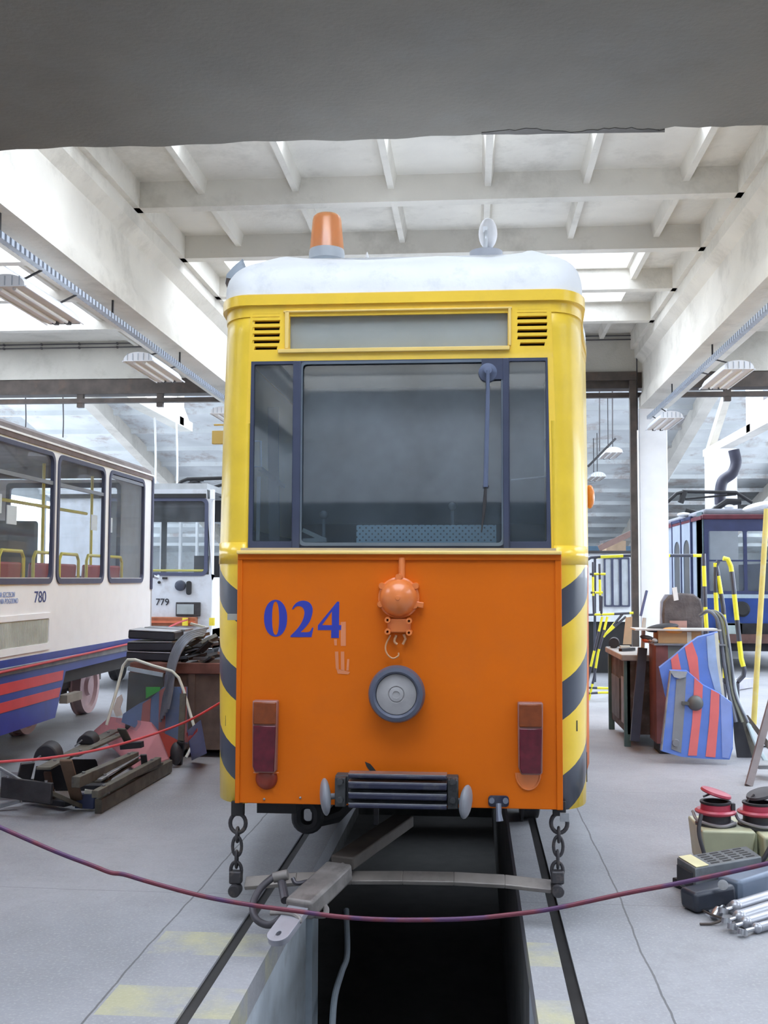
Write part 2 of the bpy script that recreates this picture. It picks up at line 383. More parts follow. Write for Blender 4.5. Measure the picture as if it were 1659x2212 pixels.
for (x0, x1, d0, d1) in SKY:
    n_ = max(2, int((x1 - x0) / 1.0))
    for k in range(1, n_): mb.box(x0 + (x1 - x0) * k / n_ - 0.02, x0 + (x1 - x0) * k / n_ + 0.02, d0 + Y0, d1 + Y0, ZR + 0.5, ZR + 0.56)
struct(mb, 'trim_2', M('glazing_bar_white', (0.75, 0.77, 0.8), 0.6))
# longitudinal girders: bottom flange, sloped haunch, web, top flange
for i, xg in enumerate(GIR):
    mb = MB(); a = 0.22
    prof = [(-a, 4.24), (a, 4.24), (a, 4.40), (a - 0.05, 4.50), (a - 0.05, 4.92), (a + 0.06, 5.02), (a + 0.06, 5.15), (a + 0.12, 5.15), (a + 0.12, ZR), (-a - 0.12, ZR), (-a - 0.12, 5.15), (-a - 0.06, 5.15), (-a - 0.06, 5.02), (-a + 0.05, 4.92), (-a + 0.05, 4.50), (-a, 4.40)]
    mb.prism([(xg + x, -10 + Y0, z) for x, z in prof], (0, 26.4, 0))
    struct(mb, 'trim_%d' % (3 + i), PLASTER)
# cross beam above the tram's nose with a wavy plaster arris and chips
mb = MB(); zb = 4.30
random.seed(3)
N = 120
top = []; ys = []
for k in range(N + 1):
    x = XL + (XR - XL) * k / N if False else -4.2 + 8.6 * k / N
    j = 0.006 * math.sin(x * 5.1) + 0.004 * math.sin(x * 17)
    if x > 1.0: j += 0.018 * max(0, math.sin(x * 3.3)) + random.uniform(0, 0.012)
    top.append((x, j))
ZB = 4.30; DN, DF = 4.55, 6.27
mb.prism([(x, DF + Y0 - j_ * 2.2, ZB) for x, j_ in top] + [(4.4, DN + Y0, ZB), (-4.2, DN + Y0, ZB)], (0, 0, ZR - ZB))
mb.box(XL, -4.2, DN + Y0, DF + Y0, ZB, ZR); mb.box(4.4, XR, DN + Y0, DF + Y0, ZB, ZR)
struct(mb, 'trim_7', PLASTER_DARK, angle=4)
CHP = M('broken_plaster', (0.13, 0.12, 0.11), 0.95, var=0.3)
random.seed(5); ch = []
for k in range(34):
    px = 1040 + k * 12; ch.append((px, 286 - 7 * math.sin(k * .19) ** 2 - random.uniform(-1, 3)))
struct(MB().prism([PZ(x, 287.5 - (x - 1200) * .013 , ZB) + Vector((0, 0, -.004)) for x, y in ch] + [PZ(x, y - 1 - (x - 1200) * .013, ZB) + Vector((0, 0, -.004)) for x, y in reversed(ch)], (0, 0, .01)), 'trim_21', CHP)
# cross wall between the front hall and the rear hall
WD = 16.35; WT = 0.35; ZW = 4.80
mb = MB(); mb.box(XL, XR, WD + Y0, WD + WT + Y0, ZW, 8.4)
struct(mb, 'wall_cross', M('cross_wall_plaster', (0.50, 0.485, 0.44), 0.9, var=0.1, scale=1.5, bump=0.2, dirt=(0.3, 0.28, 0.24), dirt_amt=0.3))
mb = MB()
mb.box(XL + .01, XR - .01, WD + 0.02 + Y0, WD + 0.3 + Y0, ZW - 0.24, ZW - .002); mb.box(XL, XR, WD + 0.02 + Y0, WD + 0.12 + Y0, ZW - 0.38, ZW - 0.31)
for x in (-9.2, -7.5, -5.9, -4.6, 4.2, 5.6, 7.4): mb.box(x - 0.05, x + 0.05, WD + 0.03 + Y0, WD + 0.11 + Y0, ZW - 0.45, ZW - .01)
solo(mb, 'gate_track', STEEL_BROWN, 'dark steel gate track running under the rear cross wall', 'rail')
# columns
for i, (x, d) in enumerate(((-3.15, 16.6), (3.08, 16.6), (-9.75, 16.6), (9.69, 16.6))):
    struct(MB().box(x - 0.215, x + 0.215, d - 0.22 + Y0, d + 0.22 + Y0, 0, 4.36), 'trim_%d' % (8 + i), WHITEPAINT, bevel=0.015)
for i, x in enumerate((-3.15, 3.09)):
    struct(MB().box(x - 0.215, x + 0.215, -3.2 + Y0, -2.8 + Y0, 0, 4.3), 'trim_%d' % (12 + i), WHITEPAINT, bevel=0.015)
# brown gate frame beside the white column
a0, a1 = P(1362, 812, 16.3), P(1362, 1420, 16.3)
fr = thing('gate_portal', (a0.x, a0.y, 0), 'brown steel gate frame standing left of the white column', 'frame')
MB().box(a0.x - 0.02, a0.x + 0.08, a0.y - 0.05, a0.y + 0.05, 0, 4.79).build('post', STEEL_BROWN, fr)
MB().box(1.0, a0.x + 0.08, a0.y - 0.06, a0.y + 0.0, 4.66, 4.79).build('lintel', STEEL_BROWN, fr)
# outer walls
OUT = M('hall_wall_plaster', (0.52, 0.55, 0.56), 0.9, var=0.12, scale=0.8, dirt=(0.32, 0.3, 0.28), dirt_amt=0.4)
for nm, xa_, xb_ in (('wall_left', XL - 0.3, XL), ('wall_right', XR, XR + 0.3)):      # side walls, unseen window band added to light trams and rear hall
    mb = MB(); mb.box(xa_, xb_, YB, YF, 0, 1.6); mb.box(xa_, xb_, YB, YF, 4.4, 9.5); mb.box(xa_, xb_, YB, 1.0, 1.6, 4.4); mb.box(xa_, xb_, 11.0, 14.0, 1.6, 4.4); mb.box(xa_, xb_, 38.0, YF, 1.6, 4.4)
    for y in (3.4, 5.9, 8.4, 17, 20, 23, 26, 29, 32, 35): mb.box(xa_, xb_, y - .1, y + .1, 1.6, 4.4)
    struct(mb, nm, OUT)
portal(XL - 0.35, 6.0, 3.0, 2.8, 10.0, (0, R(-90), 0)); portal(XR + 0.35, 6.0, 3.0, 2.8, 10.0, (0, R(90), 0))
portal(XL - 0.35, 26.0, 3.0, 2.8, 24.0, (0, R(-90), 0)); portal(XR + 0.35, 26.0, 3.0, 2.8, 24.0, (0, R(90), 0))
struct(MB().box(XL, XR, YF, YF + 0.3, 0, 9.5), 'wall_far', OUT)
# wall behind the photographer: dark folding gates, upper part whitened to reflect in the cab glass
mb = MB(); yb = YB
mb.box(XL, XR, yb - 0.3, yb, 0, 3.1)
struct(mb, 'wall_near', M('dark_gate_boards', (0.035, 0.04, 0.045), 0.7, var=0.3))
mb = MB(); mb.box(XL, XR, yb - 0.3, yb, 3.1, 6.2)
struct(mb, 'wall_near_upper', M('near_wall_white', (0.8, 0.84, 0.88), 0.9, var=0.06))

# --- rear hall: pitched roof falling away from us, with ribs, side monitors and far wall
DR0, DR1 = WD + WT, 46.0
def zr(d): return 8.1 - 0.205 * (d - 20) if d > 20 else 8.1
mb = MB()
sk2 = [(-12.5, -6.4), (-5.4, 5.4), (6.8, 12.0)]
xsr = sorted({XL, XR, *[v for s_ in sk2 for v in s_]})
steps = [DR0, 20, 22.5, 26.5, 31.0, 34.0, 37.0, DR1]
for j in range(len(steps) - 1):
    d0, d1 = steps[j], steps[j + 1]
    for i in range(len(xsr) - 1):
        x0, x1 = xsr[i], xsr[i + 1]
        if any(s_[0] <= (x0 + x1) / 2 <= s_[1] for s_ in sk2) and j in (1, 2): continue
        za, zb_ = zr(d0), zr(d1)
        mb.hexa([(x0, d0 + Y0, za), (x1, d0 + Y0, za), (x1, d1 + Y0, zb_), (x0, d1 + Y0, zb_), (x0, d0 + Y0, za + .15), (x1, d0 + Y0, za + .15), (x1, d1 + Y0, zb_ + .15), (x0, d1 + Y0, zb_ + .15)])
d = 21.0
while d < 45.5:
    if d > 26.5: mb.box(XL, XR, d + Y0, d + 0.14 + Y0, zr(d) - 0.13, zr(d) + 0.02)
    d += 1.55
struct(mb, 'ceiling_rear', PLASTER_PEEL)
# inclined rafters of the rear hall
for i, x in enumerate((-9.8, -5.95, 6.35, 10.2)):
    mb = MB()
    mb.bar((x, 17.2 + Y0, 8.0), (x, 20 + Y0, 7.95), 0.3, 0.3); mb.bar((x, 20 + Y0, 7.9), (x, 45 + Y0, zr(45) - .2), 0.3, 0.45)
    struct(mb, 'trim_%d' % (14 + i), PLASTER)
# side monitors with white glazing, one each side
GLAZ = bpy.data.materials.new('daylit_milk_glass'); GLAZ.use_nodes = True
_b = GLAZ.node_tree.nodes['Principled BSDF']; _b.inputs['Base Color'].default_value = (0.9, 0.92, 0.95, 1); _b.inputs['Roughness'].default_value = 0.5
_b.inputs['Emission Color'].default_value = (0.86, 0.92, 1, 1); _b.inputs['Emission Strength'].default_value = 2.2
for i, (xl, sgn, q) in enumerate(((-5.7, -1, ((388, 925), (258, 853), (379, 872))), (6.2, 1, ((1540, 980), (1659, 920), (1630, 880))))):
    pe, pn, pt = (PX(*v, xl) for v in q); ye, yn = pe.y, 17.0 + Y0; zb_ = (pe.z + pn.z) / 2
    mb = MB(); mb.box(xl - 0.14, xl + 0.14, yn, ye + .5, zb_ - .02, zb_ + 0.16)
    mb.bar((xl, ye + .4, zb_ + .1), (xl, ye - 4.6, 7.6), 0.16, 0.2); mb.box(xl - .14, xl + .14, pt.y - .15, pt.y + .15, zb_, 7)
    struct(mb, 'trim_%d' % (18 + i), PLASTER)
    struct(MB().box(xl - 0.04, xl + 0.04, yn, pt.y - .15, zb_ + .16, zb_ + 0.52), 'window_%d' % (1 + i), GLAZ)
# lights: three unseen roof openings added to brighten the rear hall
for (x0, x1) in sk2:
    portal((x0 + x1) / 2, 23.25 + Y0, zr(23.25) + 0.25, x1 - x0, 6.5, (-math.atan(0.205), 0, 0))
# far wall windows
mb = MB()
for (px, py, w_, h_) in ((1318, 1100, 1.0, 0.75),):
    c = P(px, py, 45.5); mb.box(c.x - w_ / 2, c.x - 0.03, YF - 0.06, YF - 0.02, c.z - h_ / 2, c.z + h_ / 2); mb.box(c.x + 0.03, c.x + w_ / 2, YF - 0.06, YF - 0.02, c.z - h_ / 2, c.z + h_ / 2)
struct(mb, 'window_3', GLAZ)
mb = MB(); c0, c1 = P(1262, 1130, 44), P(1366, 1195, 44)
mb.box(c0.x - 1.5, c1.x, 42 + Y0, 42.2 + Y0, 2.6, c0.z - 1.0)
solo(mb, 'blue_girder', M('blue_crane_paint', (0.12, 0.22, 0.32), 0.5), 'blue grey steel girder crossing the far end of the hall', 'girder')

# ================================================================== THE ORANGE AND YELLOW WORKS TRAM
HAZ = bpy.data.materials.new('yellow_paint_with_hazard_stripes'); HAZ.use_nodes = True
def _haz():
    nt = HAZ.node_tree; n = nt.nodes; L = nt.links; b = n['Principled BSDF']
    b.inputs['Roughness'].default_value = 0.33; b.inputs['Coat Weight'].default_value = 0.2
    uv = n.new('ShaderNodeUVMap'); sx = n.new('ShaderNodeSeparateXYZ'); L.new(uv.outputs[0], sx.inputs[0])
    def m(op, a, c=None):
        k = n.new('ShaderNodeMath'); k.operation = op
        for i, v in enumerate((a, c)):
            if v is None: continue
            if isinstance(v, (int, float)): k.inputs[i].default_value = v
            else: L.new(v, k.inputs[i])
        return k.outputs[0]
    f = m('FRACT', sx.outputs[1])
    s = m('LESS_THAN', f, 0.41)
    s = m('MULTIPLY', s, m('LESS_THAN', sx.outputs[0], 1.70))
    no = n.new('ShaderNodeTexNoise'); no.inputs['Scale'].default_value = 5; no.inputs['Detail'].default_value = 6
    tc = n.new('ShaderNodeTexCoord'); L.new(tc.outputs['Object'], no.inputs['Vector'])
    mr = n.new('ShaderNodeMapRange'); mr.inputs[1].default_value = .3; mr.inputs[2].default_value = .7; mr.inputs[3].default_value = .9; mr.inputs[4].default_value = 1.06
    L.new(no.outputs['Fac'], mr.inputs[0])
    mx = n.new('ShaderNodeMix'); mx.data_type = 'RGBA'; L.new(s, mx.inputs[0])
    mx.inputs[6].default_value = (0.87, 0.60, 0.045, 1); mx.inputs[7].default_value = (0.065, 0.075, 0.10, 1)
    m2 = n.new('ShaderNodeMix'); m2.data_type = 'RGBA'; m2.blend_type = 'MULTIPLY'; m2.inputs[0].default_value = 1
    L.new(mx.outputs[2], m2.inputs[6]); L.new(mr.outputs[0], m2.inputs[7]); L.new(m2.outputs[2], b.inputs['Base Color'])
_haz()
TX = -0.012      # tram centre line
def hw(z):       # half width of the cab at its corner
    pts = [(0.5, .908), (1.7, .926), (2.4, .918), (3.05, .898)]
    for (a, wa), (b, wb) in zip(pts, pts[1:]):
        if z <= b: return wa + (wb - wa) * (z - a) / (b - a)
    return pts[-1][1]
tram = thing('works_tram', (TX, 0, 0.0), 'orange and yellow works tram numbered 024 standing over the inspection pit', 'tram')
def yfront(z): return 0.012 * max(0, (z - 1.75)) / 1.3      # the nose leans back a touch
def outline(z, off=0.0):
    w_ = hw(z) + off; rx, ry = 0.165, 0.26; y0 = yfront(z) - off; pts = []
    xf = w_ - rx
    xsf = sorted({-xf, xf, -0.727, 0.727, -0.46, -0.5, 0.5, 0.46, 0.0, -0.2, 0.2} & {v for v in (-xf, xf, -0.5, 0.5, -0.2, 0.2, 0.0)} | {-xf + .02, xf - .02})
    right = []
    for k in range(1, 9):
        a = R(90 * k / 8); right.append((xf + rx * math.sin(a), y0 + ry * (1 - math.cos(a))))
    for y, t in ((0.5, .0), (0.9, .3), (1.3, .7), (1.8, 1.0), (3.5, 1), (6, 1), (8.6, 1)):
        right.append((w_ + (1.085 - w_) * (0.1 * (y > .3) + .9 * t), y))
    front = [(x, y0) for x in xsf]
    return [(-x, y) for x, y in reversed(right)] + front + right
# body shell: rows in z, columns along the outline; the whole front middle is left open and filled by separate panels
zrows = [0.56, 0.8, 1.0, 1.2, 1.4, 1.6, 1.70, 1.775, 2.0, 2.3, 2.60, 2.715, 2.85, 3.01]
bm = bmesh.new(); uvl = bm.loops.layers.uv.new('UVMap'); rows = []
for z in zrows:
    o = outline(z); rows.append([bm.verts.new((TX + x, y, z)) for x, y in o])
n_ = len(rows[0]); base = outline(1.7); s_acc = [0.0]
for k in range(1, n_): s_acc.append(s_acc[-1] + math.dist(base[k], base[k - 1]))
mid = s_acc[-1] / 2
def uvof(k, z):      # u: height, v: stripe phase rising outwards round the corner
    s_ = min(abs(s_acc[k] - mid) - 0.76, 0.6); rt = s_acc[k] > mid
    return (z, (z - 0.62 * s_ - (1.400 if rt else 1.408)) / (0.44 if rt else 0.383) + 10)
nr = 15
for j in range(len(zrows) - 1):
    for k in range(n_ - 1):
        if nr + 1 <= k < n_ - 2 - nr: continue     # flat front, built as a plate
        f = bm.faces.new([rows[j][k], rows[j][k + 1], rows[j + 1][k + 1], rows[j + 1][k]])
        side_low = (k < 6 or k > n_ - 8)
        f.material_index = 1 if (side_low and j < 7) else 0
        for l, (kk, jj) in zip(f.loops, ((k, j), (k + 1, j), (k + 1, j + 1), (k, j + 1))): l[uvl].uv = uvof(kk, zrows[jj])
rear = [rows[j][0] for j in range(len(zrows))] + [rows[j][-1] for j in reversed(range(len(zrows)))]
bm.faces.new(rear)
me = bpy.data.meshes.new('body_shell'); bmesh.ops.recalc_face_normals(bm, faces=bm.faces)
bm.transform(Matrix.Translation((-TX, 0, 0))); bm.to_mesh(me); bm.free()
for f in me.polygons: f.use_smooth = True
me.set_sharp_from_angle(angle=R(50)); me.materials.append(HAZ); me.materials.append(ORANGE)
shell = bpy.data.objects.new('body_shell', me); COL.objects.link(shell); shell.parent = tram
so = shell.modifiers.new('s', 'SOLIDIFY'); so.thickness = 0.02; so.offset = -1
shell['label'] = 'yellow corner panels with dark diagonal warning stripes'
# helper to draw on the front: 2D coords = (world X, world Z)
def f2(px, py, dy=0.0):
    p = F(px, py, dy); return (p.x, p.z)
def frect(px0, py0, px1, py1, dy=0.0):
    a = f2(px0, (py0), dy); b = f2(px1, py1, dy); return a[0], b[0], b[1], a[1]
def U_(x): return x
XF = hw(1.7) - 0.165 - 0.001
# yellow front plate with the three-part window opening, the destination box and the louvre slots
wx0, wx1 = f2(537, 1000)[0], f2(1190, 1000)[0]; wz0, wz1 = f2(860, 1187)[1], f2(860, 776)[1]
dx0, dx1 = f2(625, 710)[0], f2(1097, 710)[0]; dz0, dz1 = f2(860, 750)[1], f2(860, 673)[1]
def slots(x0, x1, flip):
    r = []
    for k in range(6):
        zc = f2(860, 676 + k * 14.2)[1]; h = 0.0085; a, b = (x0, x1)
        if k == 5: a += 0.012; b -= 0.012
        r.append([(a, zc - h), (b, zc - h), (b + .004, zc + h), (a + .004, zc + h)])
    return r
lx0, lx1 = f2(544, 700)[0], f2(603, 700)[0]; rx0, rx1 = f2(1117, 700)[0], f2(1181, 700)[0]
xa, xb = TX - 0.735, TX + 0.735
# outer loop follows the top taper
mb = MB()
outer = [(TX - 0.762, 1.70), (TX + 0.762, 1.70), (TX + (hw(2.4) - .164), 2.4), (TX + (hw(3.01) - .164), 3.01), (TX - (hw(3.01) - .164), 3.01), (TX - (hw(2.4) - .164), 2.4)]
hole = [(wx0, wz0), (wx1, wz0), (wx1 - 0.012, wz1), (wx0 + 0.006, wz1)]
mb.plate([outer, hole, [(dx0, dz0), (dx1, dz0), (dx1, dz1), (dx0, dz1)]] + slots(lx0, lx1, 0) + slots(rx0, rx1, 0), 0.03, (0, 0.021, 0), (1, 0, 0), (0, 0, 1))
mb.build('front_plate', YELLOW, tram)
for (a, b, nm) in ((lx0, lx1, 'louvre'), (rx0, rx1, 'louvre')):
    mb = MB(); mb.box(a - 0.02, b + 0.02, 0.06, 0.10, f2(860, 760)[1], f2(860, 664)[1])
    for k in range(6):
        zc = f2(860, 676 + k * 14.2)[1]
        mb.hexa([(a - .01, 0.03, zc - .012), (b + .01, 0.03, zc - .012), (b + .01, 0.06, zc + .006), (a - .01, 0.06, zc + .006), (a - .01, 0.03, zc - .009), (b + .01, 0.03, zc - .009), (b + .01, 0.06, zc + .009), (a - .01, 0.06, zc + .009)])
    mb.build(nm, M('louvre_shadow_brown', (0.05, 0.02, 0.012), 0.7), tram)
# destination box: yellow raised frame, grey dusty pane
db = MB().box(dx0 - .01, dx1 + .01, 0.045, 0.06, dz0 - .01, dz1 + .01).build('destination_box', M('dusty_grey_blind', (0.42, 0.44, 0.43), 0.5, var=0.15, scale=5, dirt=(0.36, 0.38, 0.38), dirt_amt=0.4), tram)
mb = MB(); x0, x1 = dx0, dx1
mb.box(x0 - .055, x1 + .008, -0.012, 0.01, dz0 - .022, dz0 - 0.002); mb.box(x0 - .022, x0 - 0.002, -0.006, 0.01, dz0, dz1 + .012)
mb.box(x1 + .002, x1 + .016, -0.006, 0.01, dz0, dz1 + .012); mb.box(x0 - .03, x1 + .02, -0.006, 0.008, dz1 + 0.004, dz1 + .014)
mb.build('destination_frame', YELLOW_PALE, db, bevel=0.003)
MB().box(x0 - .01, x1 + .01, 0.036, 0.039, dz0 - .01, dz1 + .01).build('pane', glass('clear_dusty_glass', (0.95, 0.96, 0.96), 0.12, (0.6, 0.62, 0.62)), db)
# drip rail round the nose and the sides, between body and roof
def ring_strip(mb, z0, z1, off0, off1, zz=None):
    o0, o1 = outline(min(z0, 3.05), off0), outline(min(z0, 3.05), off1)
    a = [mb.bm.verts.new((TX + x, y, z0)) for x, y in o0]; b = [mb.bm.verts.new((TX + x, y, z0)) for x, y in o1]
    c = [mb.bm.verts.new((TX + x, y, z1)) for x, y in o1]; d = [mb.bm.verts.new((TX + x, y, z1)) for x, y in o0]
    for k in range(len(a) - 1):
        for p, q in ((a, b), (b, c), (c, d), (d, a)): mb.bm.faces.new([p[k], p[k + 1], q[k + 1], q[k]])
mb = MB(); ring_strip(mb, 2.985, 3.035, -0.01, 0.022); ring_strip(mb, 2.93, 2.985, -0.01, 0.004)
mb.build('drip_rail', YELLOW, tram)
mb = MB(); ring_strip(mb, 3.035, 3.041, -0.01, 0.014); mb.build('rail_edge', YELLOW_PALE, tram)
# roof
bm = bmesh.new(); prev = None; NB = 14; rows = []
for j in range(NB + 1):
    a = R(90 * j / NB); z = 3.04 + 0.245 * math.sin(a) ** 0.72
    ins = 0.22 * (1 - math.cos(a)) ** 1.2; insf = 0.34 * (1 - math.cos(a))
    o = outline(3.04, 0.012); row = []
    for k, (x, y) in enumerate(o):
        sx = 1 - ins / 0.9
        zz = z
        xx = x * sx; yy = y + insf if y < 8.5 else y
        # turned-up seams along both roof edges, most visible at the nose
        for c_, amp, wd in ((-0.62, 0.048, 0.10), (0.66, 0.05, 0.07)):
            if j > 8 and yy < 3: zz += amp * math.exp(-((xx - c_) / wd) ** 2) * (j - 8) / 6
        zz += 0.006 * math.sin(x * 9 + y * 3) * (j > 3)
        row.append(bm.verts.new((TX + xx, yy, zz)))
    rows.append(row)
for j in range(NB):
    for k in range(len(rows[0]) - 1): bm.faces.new([rows[j][k], rows[j][k + 1], rows[j + 1][k + 1], rows[j + 1][k]])
tr = rows[-1]; h_ = len(tr)
for k in range(h_ // 2):
    A, B, C, D_ = tr[k], tr[k + 1], tr[h_ - 2 - k], tr[h_ - 1 - k]
    vs = []
    for v in (A, B, C, D_):
        if v not in vs: vs.append(v)
    if len(vs) > 2:
        try: bm.faces.new(vs)
        except ValueError: pass
mb = MB(); mb.bm.free(); mb.bm = bm
roof = mb.build('roof', ROOFGREY, tram, angle=60)
roof['label'] = 'pale grey canvas covered roof with turned up seams'
# ridges of the canvas at the nose corners, and the loose flaps
FL = M('loose_roof_sheet', (0.42, 0.48, 0.55), 0.6, var=0.2, dirt=(0.12, 0.12, 0.13), dirt_amt=0.5, dscale=9)
a = [P(1190, 560, 5.2), P(1208, 569, 5.22), P(1240, 588, 5.3), P(1239, 618, 5.3), P(1212, 606, 5.2), P(1188, 582, 5.2)]
mb = MB(); mb.prism(a, (0, 0.01, 0.0)); mb.build('canvas_flap', FL, roof, bevel=0.004)
a = [P(486, 612, 5.38), P(489, 592, 5.38), P(503, 576, 5.38), P(524, 558, 5.38), P(532, 580, 5.38), P(510, 602, 5.38), P(494, 622, 5.38)]
mb = MB(); mb.prism(a, (0, 0.01, 0.0)); mb.build('canvas_flap', FL, roof, bevel=0.004)
a = [P(487, 612, 5.36), P(489, 600, 5.36), P(500, 602, 5.36), P(512, 594, 5.36), P(514, 600, 5.36), P(498, 612, 5.36), P(491, 623, 5.36)]
mb = MB(); mb.prism(a, (0, 0.01, 0.0)); mb.build('torn_edge', M('torn_canvas_brown', (0.10, 0.08, 0.07), 0.9), roof)
c = P(793, 556, 5.75); MB().lathe([(0.03, -0.03), (0.022, 0.0), (0.004, 0.03)], c, sx=1, sy=.5).build('roof_bracket', TRAM_WHITE, tram)
# amber beacon
AMB = bpy.data.materials.new('amber_plastic'); AMB.use_nodes = True
_n = AMB.node_tree.nodes; _L = AMB.node_tree.links; _n.clear(); _o = _n.new('ShaderNodeOutputMaterial')
_t = _n.new('ShaderNodeBsdfTransparent'); _t.inputs[0].default_value = (1.0, 0.80, 0.55, 1)
_d = _n.new('ShaderNodeBsdfTranslucent'); _d.inputs[0].default_value = (1.0, 0.72, 0.55, 1)
_f = _n.new('ShaderNodeBsdfDiffuse'); _f.inputs[0].default_value = (1.0, 0.62, 0.42, 1)
_g = _n.new('ShaderNodeBsdfGlossy'); _g.inputs['Roughness'].default_value = .25
_a = _n.new('ShaderNodeMixShader'); _a.inputs[0].default_value = .5; _L.new(_d.outputs[0], _a.inputs[1]); _L.new(_f.outputs[0], _a.inputs[2])
_m = _n.new('ShaderNodeMixShader'); _m.inputs[0].default_value = .38; _L.new(_t.outputs[0], _m.inputs[1]); _L.new(_a.outputs[0], _m.inputs[2])
_h = _n.new('ShaderNodeMixShader'); _h.inputs[0].default_value = .1; _L.new(_m.outputs[0], _h.inputs[1]); _L.new(_g.outputs[0], _h.inputs[2]); _L.new(_h.outputs[0], _o.inputs[0])
bc = P(706, 551, 5.62); bt = P(701, 466, 5.62)
k5 = 5.62 / FPX; H = bt.z - bc.z
be = thing('amber_beacon', (bc.x, bc.y, bc.z - 0.02), 'amber rotating beacon with a tapered lens on the left of the tram roof', 'beacon')
MB().lathe([(0, -0.03), (39.5 * k5, -0.03), (39.5 * k5, 0.008), (38 * k5, 0.026), (0, 0.028)], bc, seg=36).build('base', M('beacon_base_grey', (0.55, 0.6, 0.66), 0.5), be)
MB().lathe([(38 * k5, 0.024), (37.5 * k5, 0.036), (32 * k5, H * 0.86), (30 * k5, H * 0.955), (26 * k5, H), (0, H + 0.004), (0, H - 0.004), (25 * k5, H - 0.006), (28.5 * k5, H * 0.94), (36 * k5, 0.03)], bc, seg=40).build('lens', AMB, be)
MB().ball((bc.x - 0.03, bc.y - 0.0, bc.z + H * 0.66), 1, (0.035, 0.03, 0.02), rot=(0, 12, 0)).build('reflector', M('yellow_reflector', (1.0, 0.85, 0.0), 0.3), be)
MB().cyl((bc.x - 0.01, bc.y, bc.z), (bc.x - 0.01, bc.y, bc.z + H * .6), 0.015).build('bulb_post', M('beacon_post', (0.8, 0.3, 0.05), 0.5), be)
# searchlight seen edge-on from behind on a round plate
sc_, st = P(1050, 549, 5.62), P(1054, 505, 5.62)
sl = thing('roof_searchlight', (sc_.x, sc_.y, sc_.z - 0.03), 'white egg-shaped searchlight on a round plate on the right of the tram roof', 'lamp')
MB().lathe([(0, -0.04), (36 * k5, -0.04), (36 * k5, 0.010), (0, 0.012)], sc_, seg=32).build('base_plate', M('lamp_plate_grey', (0.5, 0.53, 0.6), 0.5), sl)
MB().ball((st.x, st.y, st.z), 1, (20.5 * k5, 0.07, 34 * k5), seg=28).build('shell', M('lamp_white', (0.95, 0.95, 0.97), 0.5), sl)
MB().tube(bez([(sc_.x - 0.005, sc_.y - .07, sc_.z), (sc_.x - 0.004, sc_.y - .09, sc_.z + .05), (st.x - .012, st.y - 0.07, st.z - 0.0)], 5), 0.012).build('stem', M('lamp_stem', (0.75, 0.78, 0.82), 0.35, 0.3), sl)
MB().box(st.x - .027, st.x - .003, st.y - 0.085, st.y - 0.06, st.z - .02, st.z + .012).build('bracket', MATS['lamp_stem'], sl)

# windows --------------------------------------------------------
TG = glass('tinted_cab_glass', (0.74, 0.79, 0.82), 0.12, (0.24, 0.30, 0.36), 0.03, 2.6)  # diffuse dust also mimics pale hall reflections in the glass
mb = MB()      # outer dark frame, pillars, bottom rail: one frame, three openings
cz0, cz1 = f2(860, 1174)[1], f2(860, 783)[1]
c0, c1 = f2(651, 1000)[0], f2(1085, 1000)[0]
l0, l1 = f2(545, 1000)[0], f2(631, 1000)[0]; r0, r1 = f2(1101, 1000)[0], f2(1184, 1000)[0]
mb.plate([[(wx0 + .001, wz0 + .001), (wx1 - .001, wz0 + .001), (wx1 - .013, wz1 - .001), (wx0 + .007, wz1 - .001)], rrect(c0, c1, cz0, cz1, 0.02), rrect(l0 + .004, l1, cz0 + .01, cz1, 0.006), rrect(r0, r1 - .008, cz0 + .01, cz1, 0.006)], 0.03, (0, 0.017, 0))
wf = mb.build('window_frame', BLUE_FRAME, tram, bevel=0.003)
MB().plate([rrect(c0 - .012, c1 + .012, cz0 - .012, cz1 + .008, .03), rrect(c0 + .004, c1 - .004, cz0 + .004, cz1 - .004, .02)], 0.012, (0, -0.001, 0)).build('seal', M('window_seal', (0.12, 0.15, 0.19), 0.5), wf)
for a, b in ((l1, c0), (c1, r0)):
    mb = MB(); x0, x1 = a + 0.004, b - 0.004
    mb.box(x0, x1, -0.014, 0.003, wz0 + .004, wz1 - .004)
    mb.build('window_post', BLUE_FRAME, wf, bevel=0.003)
for x0, x1, nm in ((c0, c1, 'windscreen'), (l0, l1, 'side_windscreen'), (r0, r1, 'side_windscreen')):
    MB().box(x0 - .004, x1 + .004, 0.016, 0.021, cz0 - .01, cz1 + .01).build(nm, TG, tram)
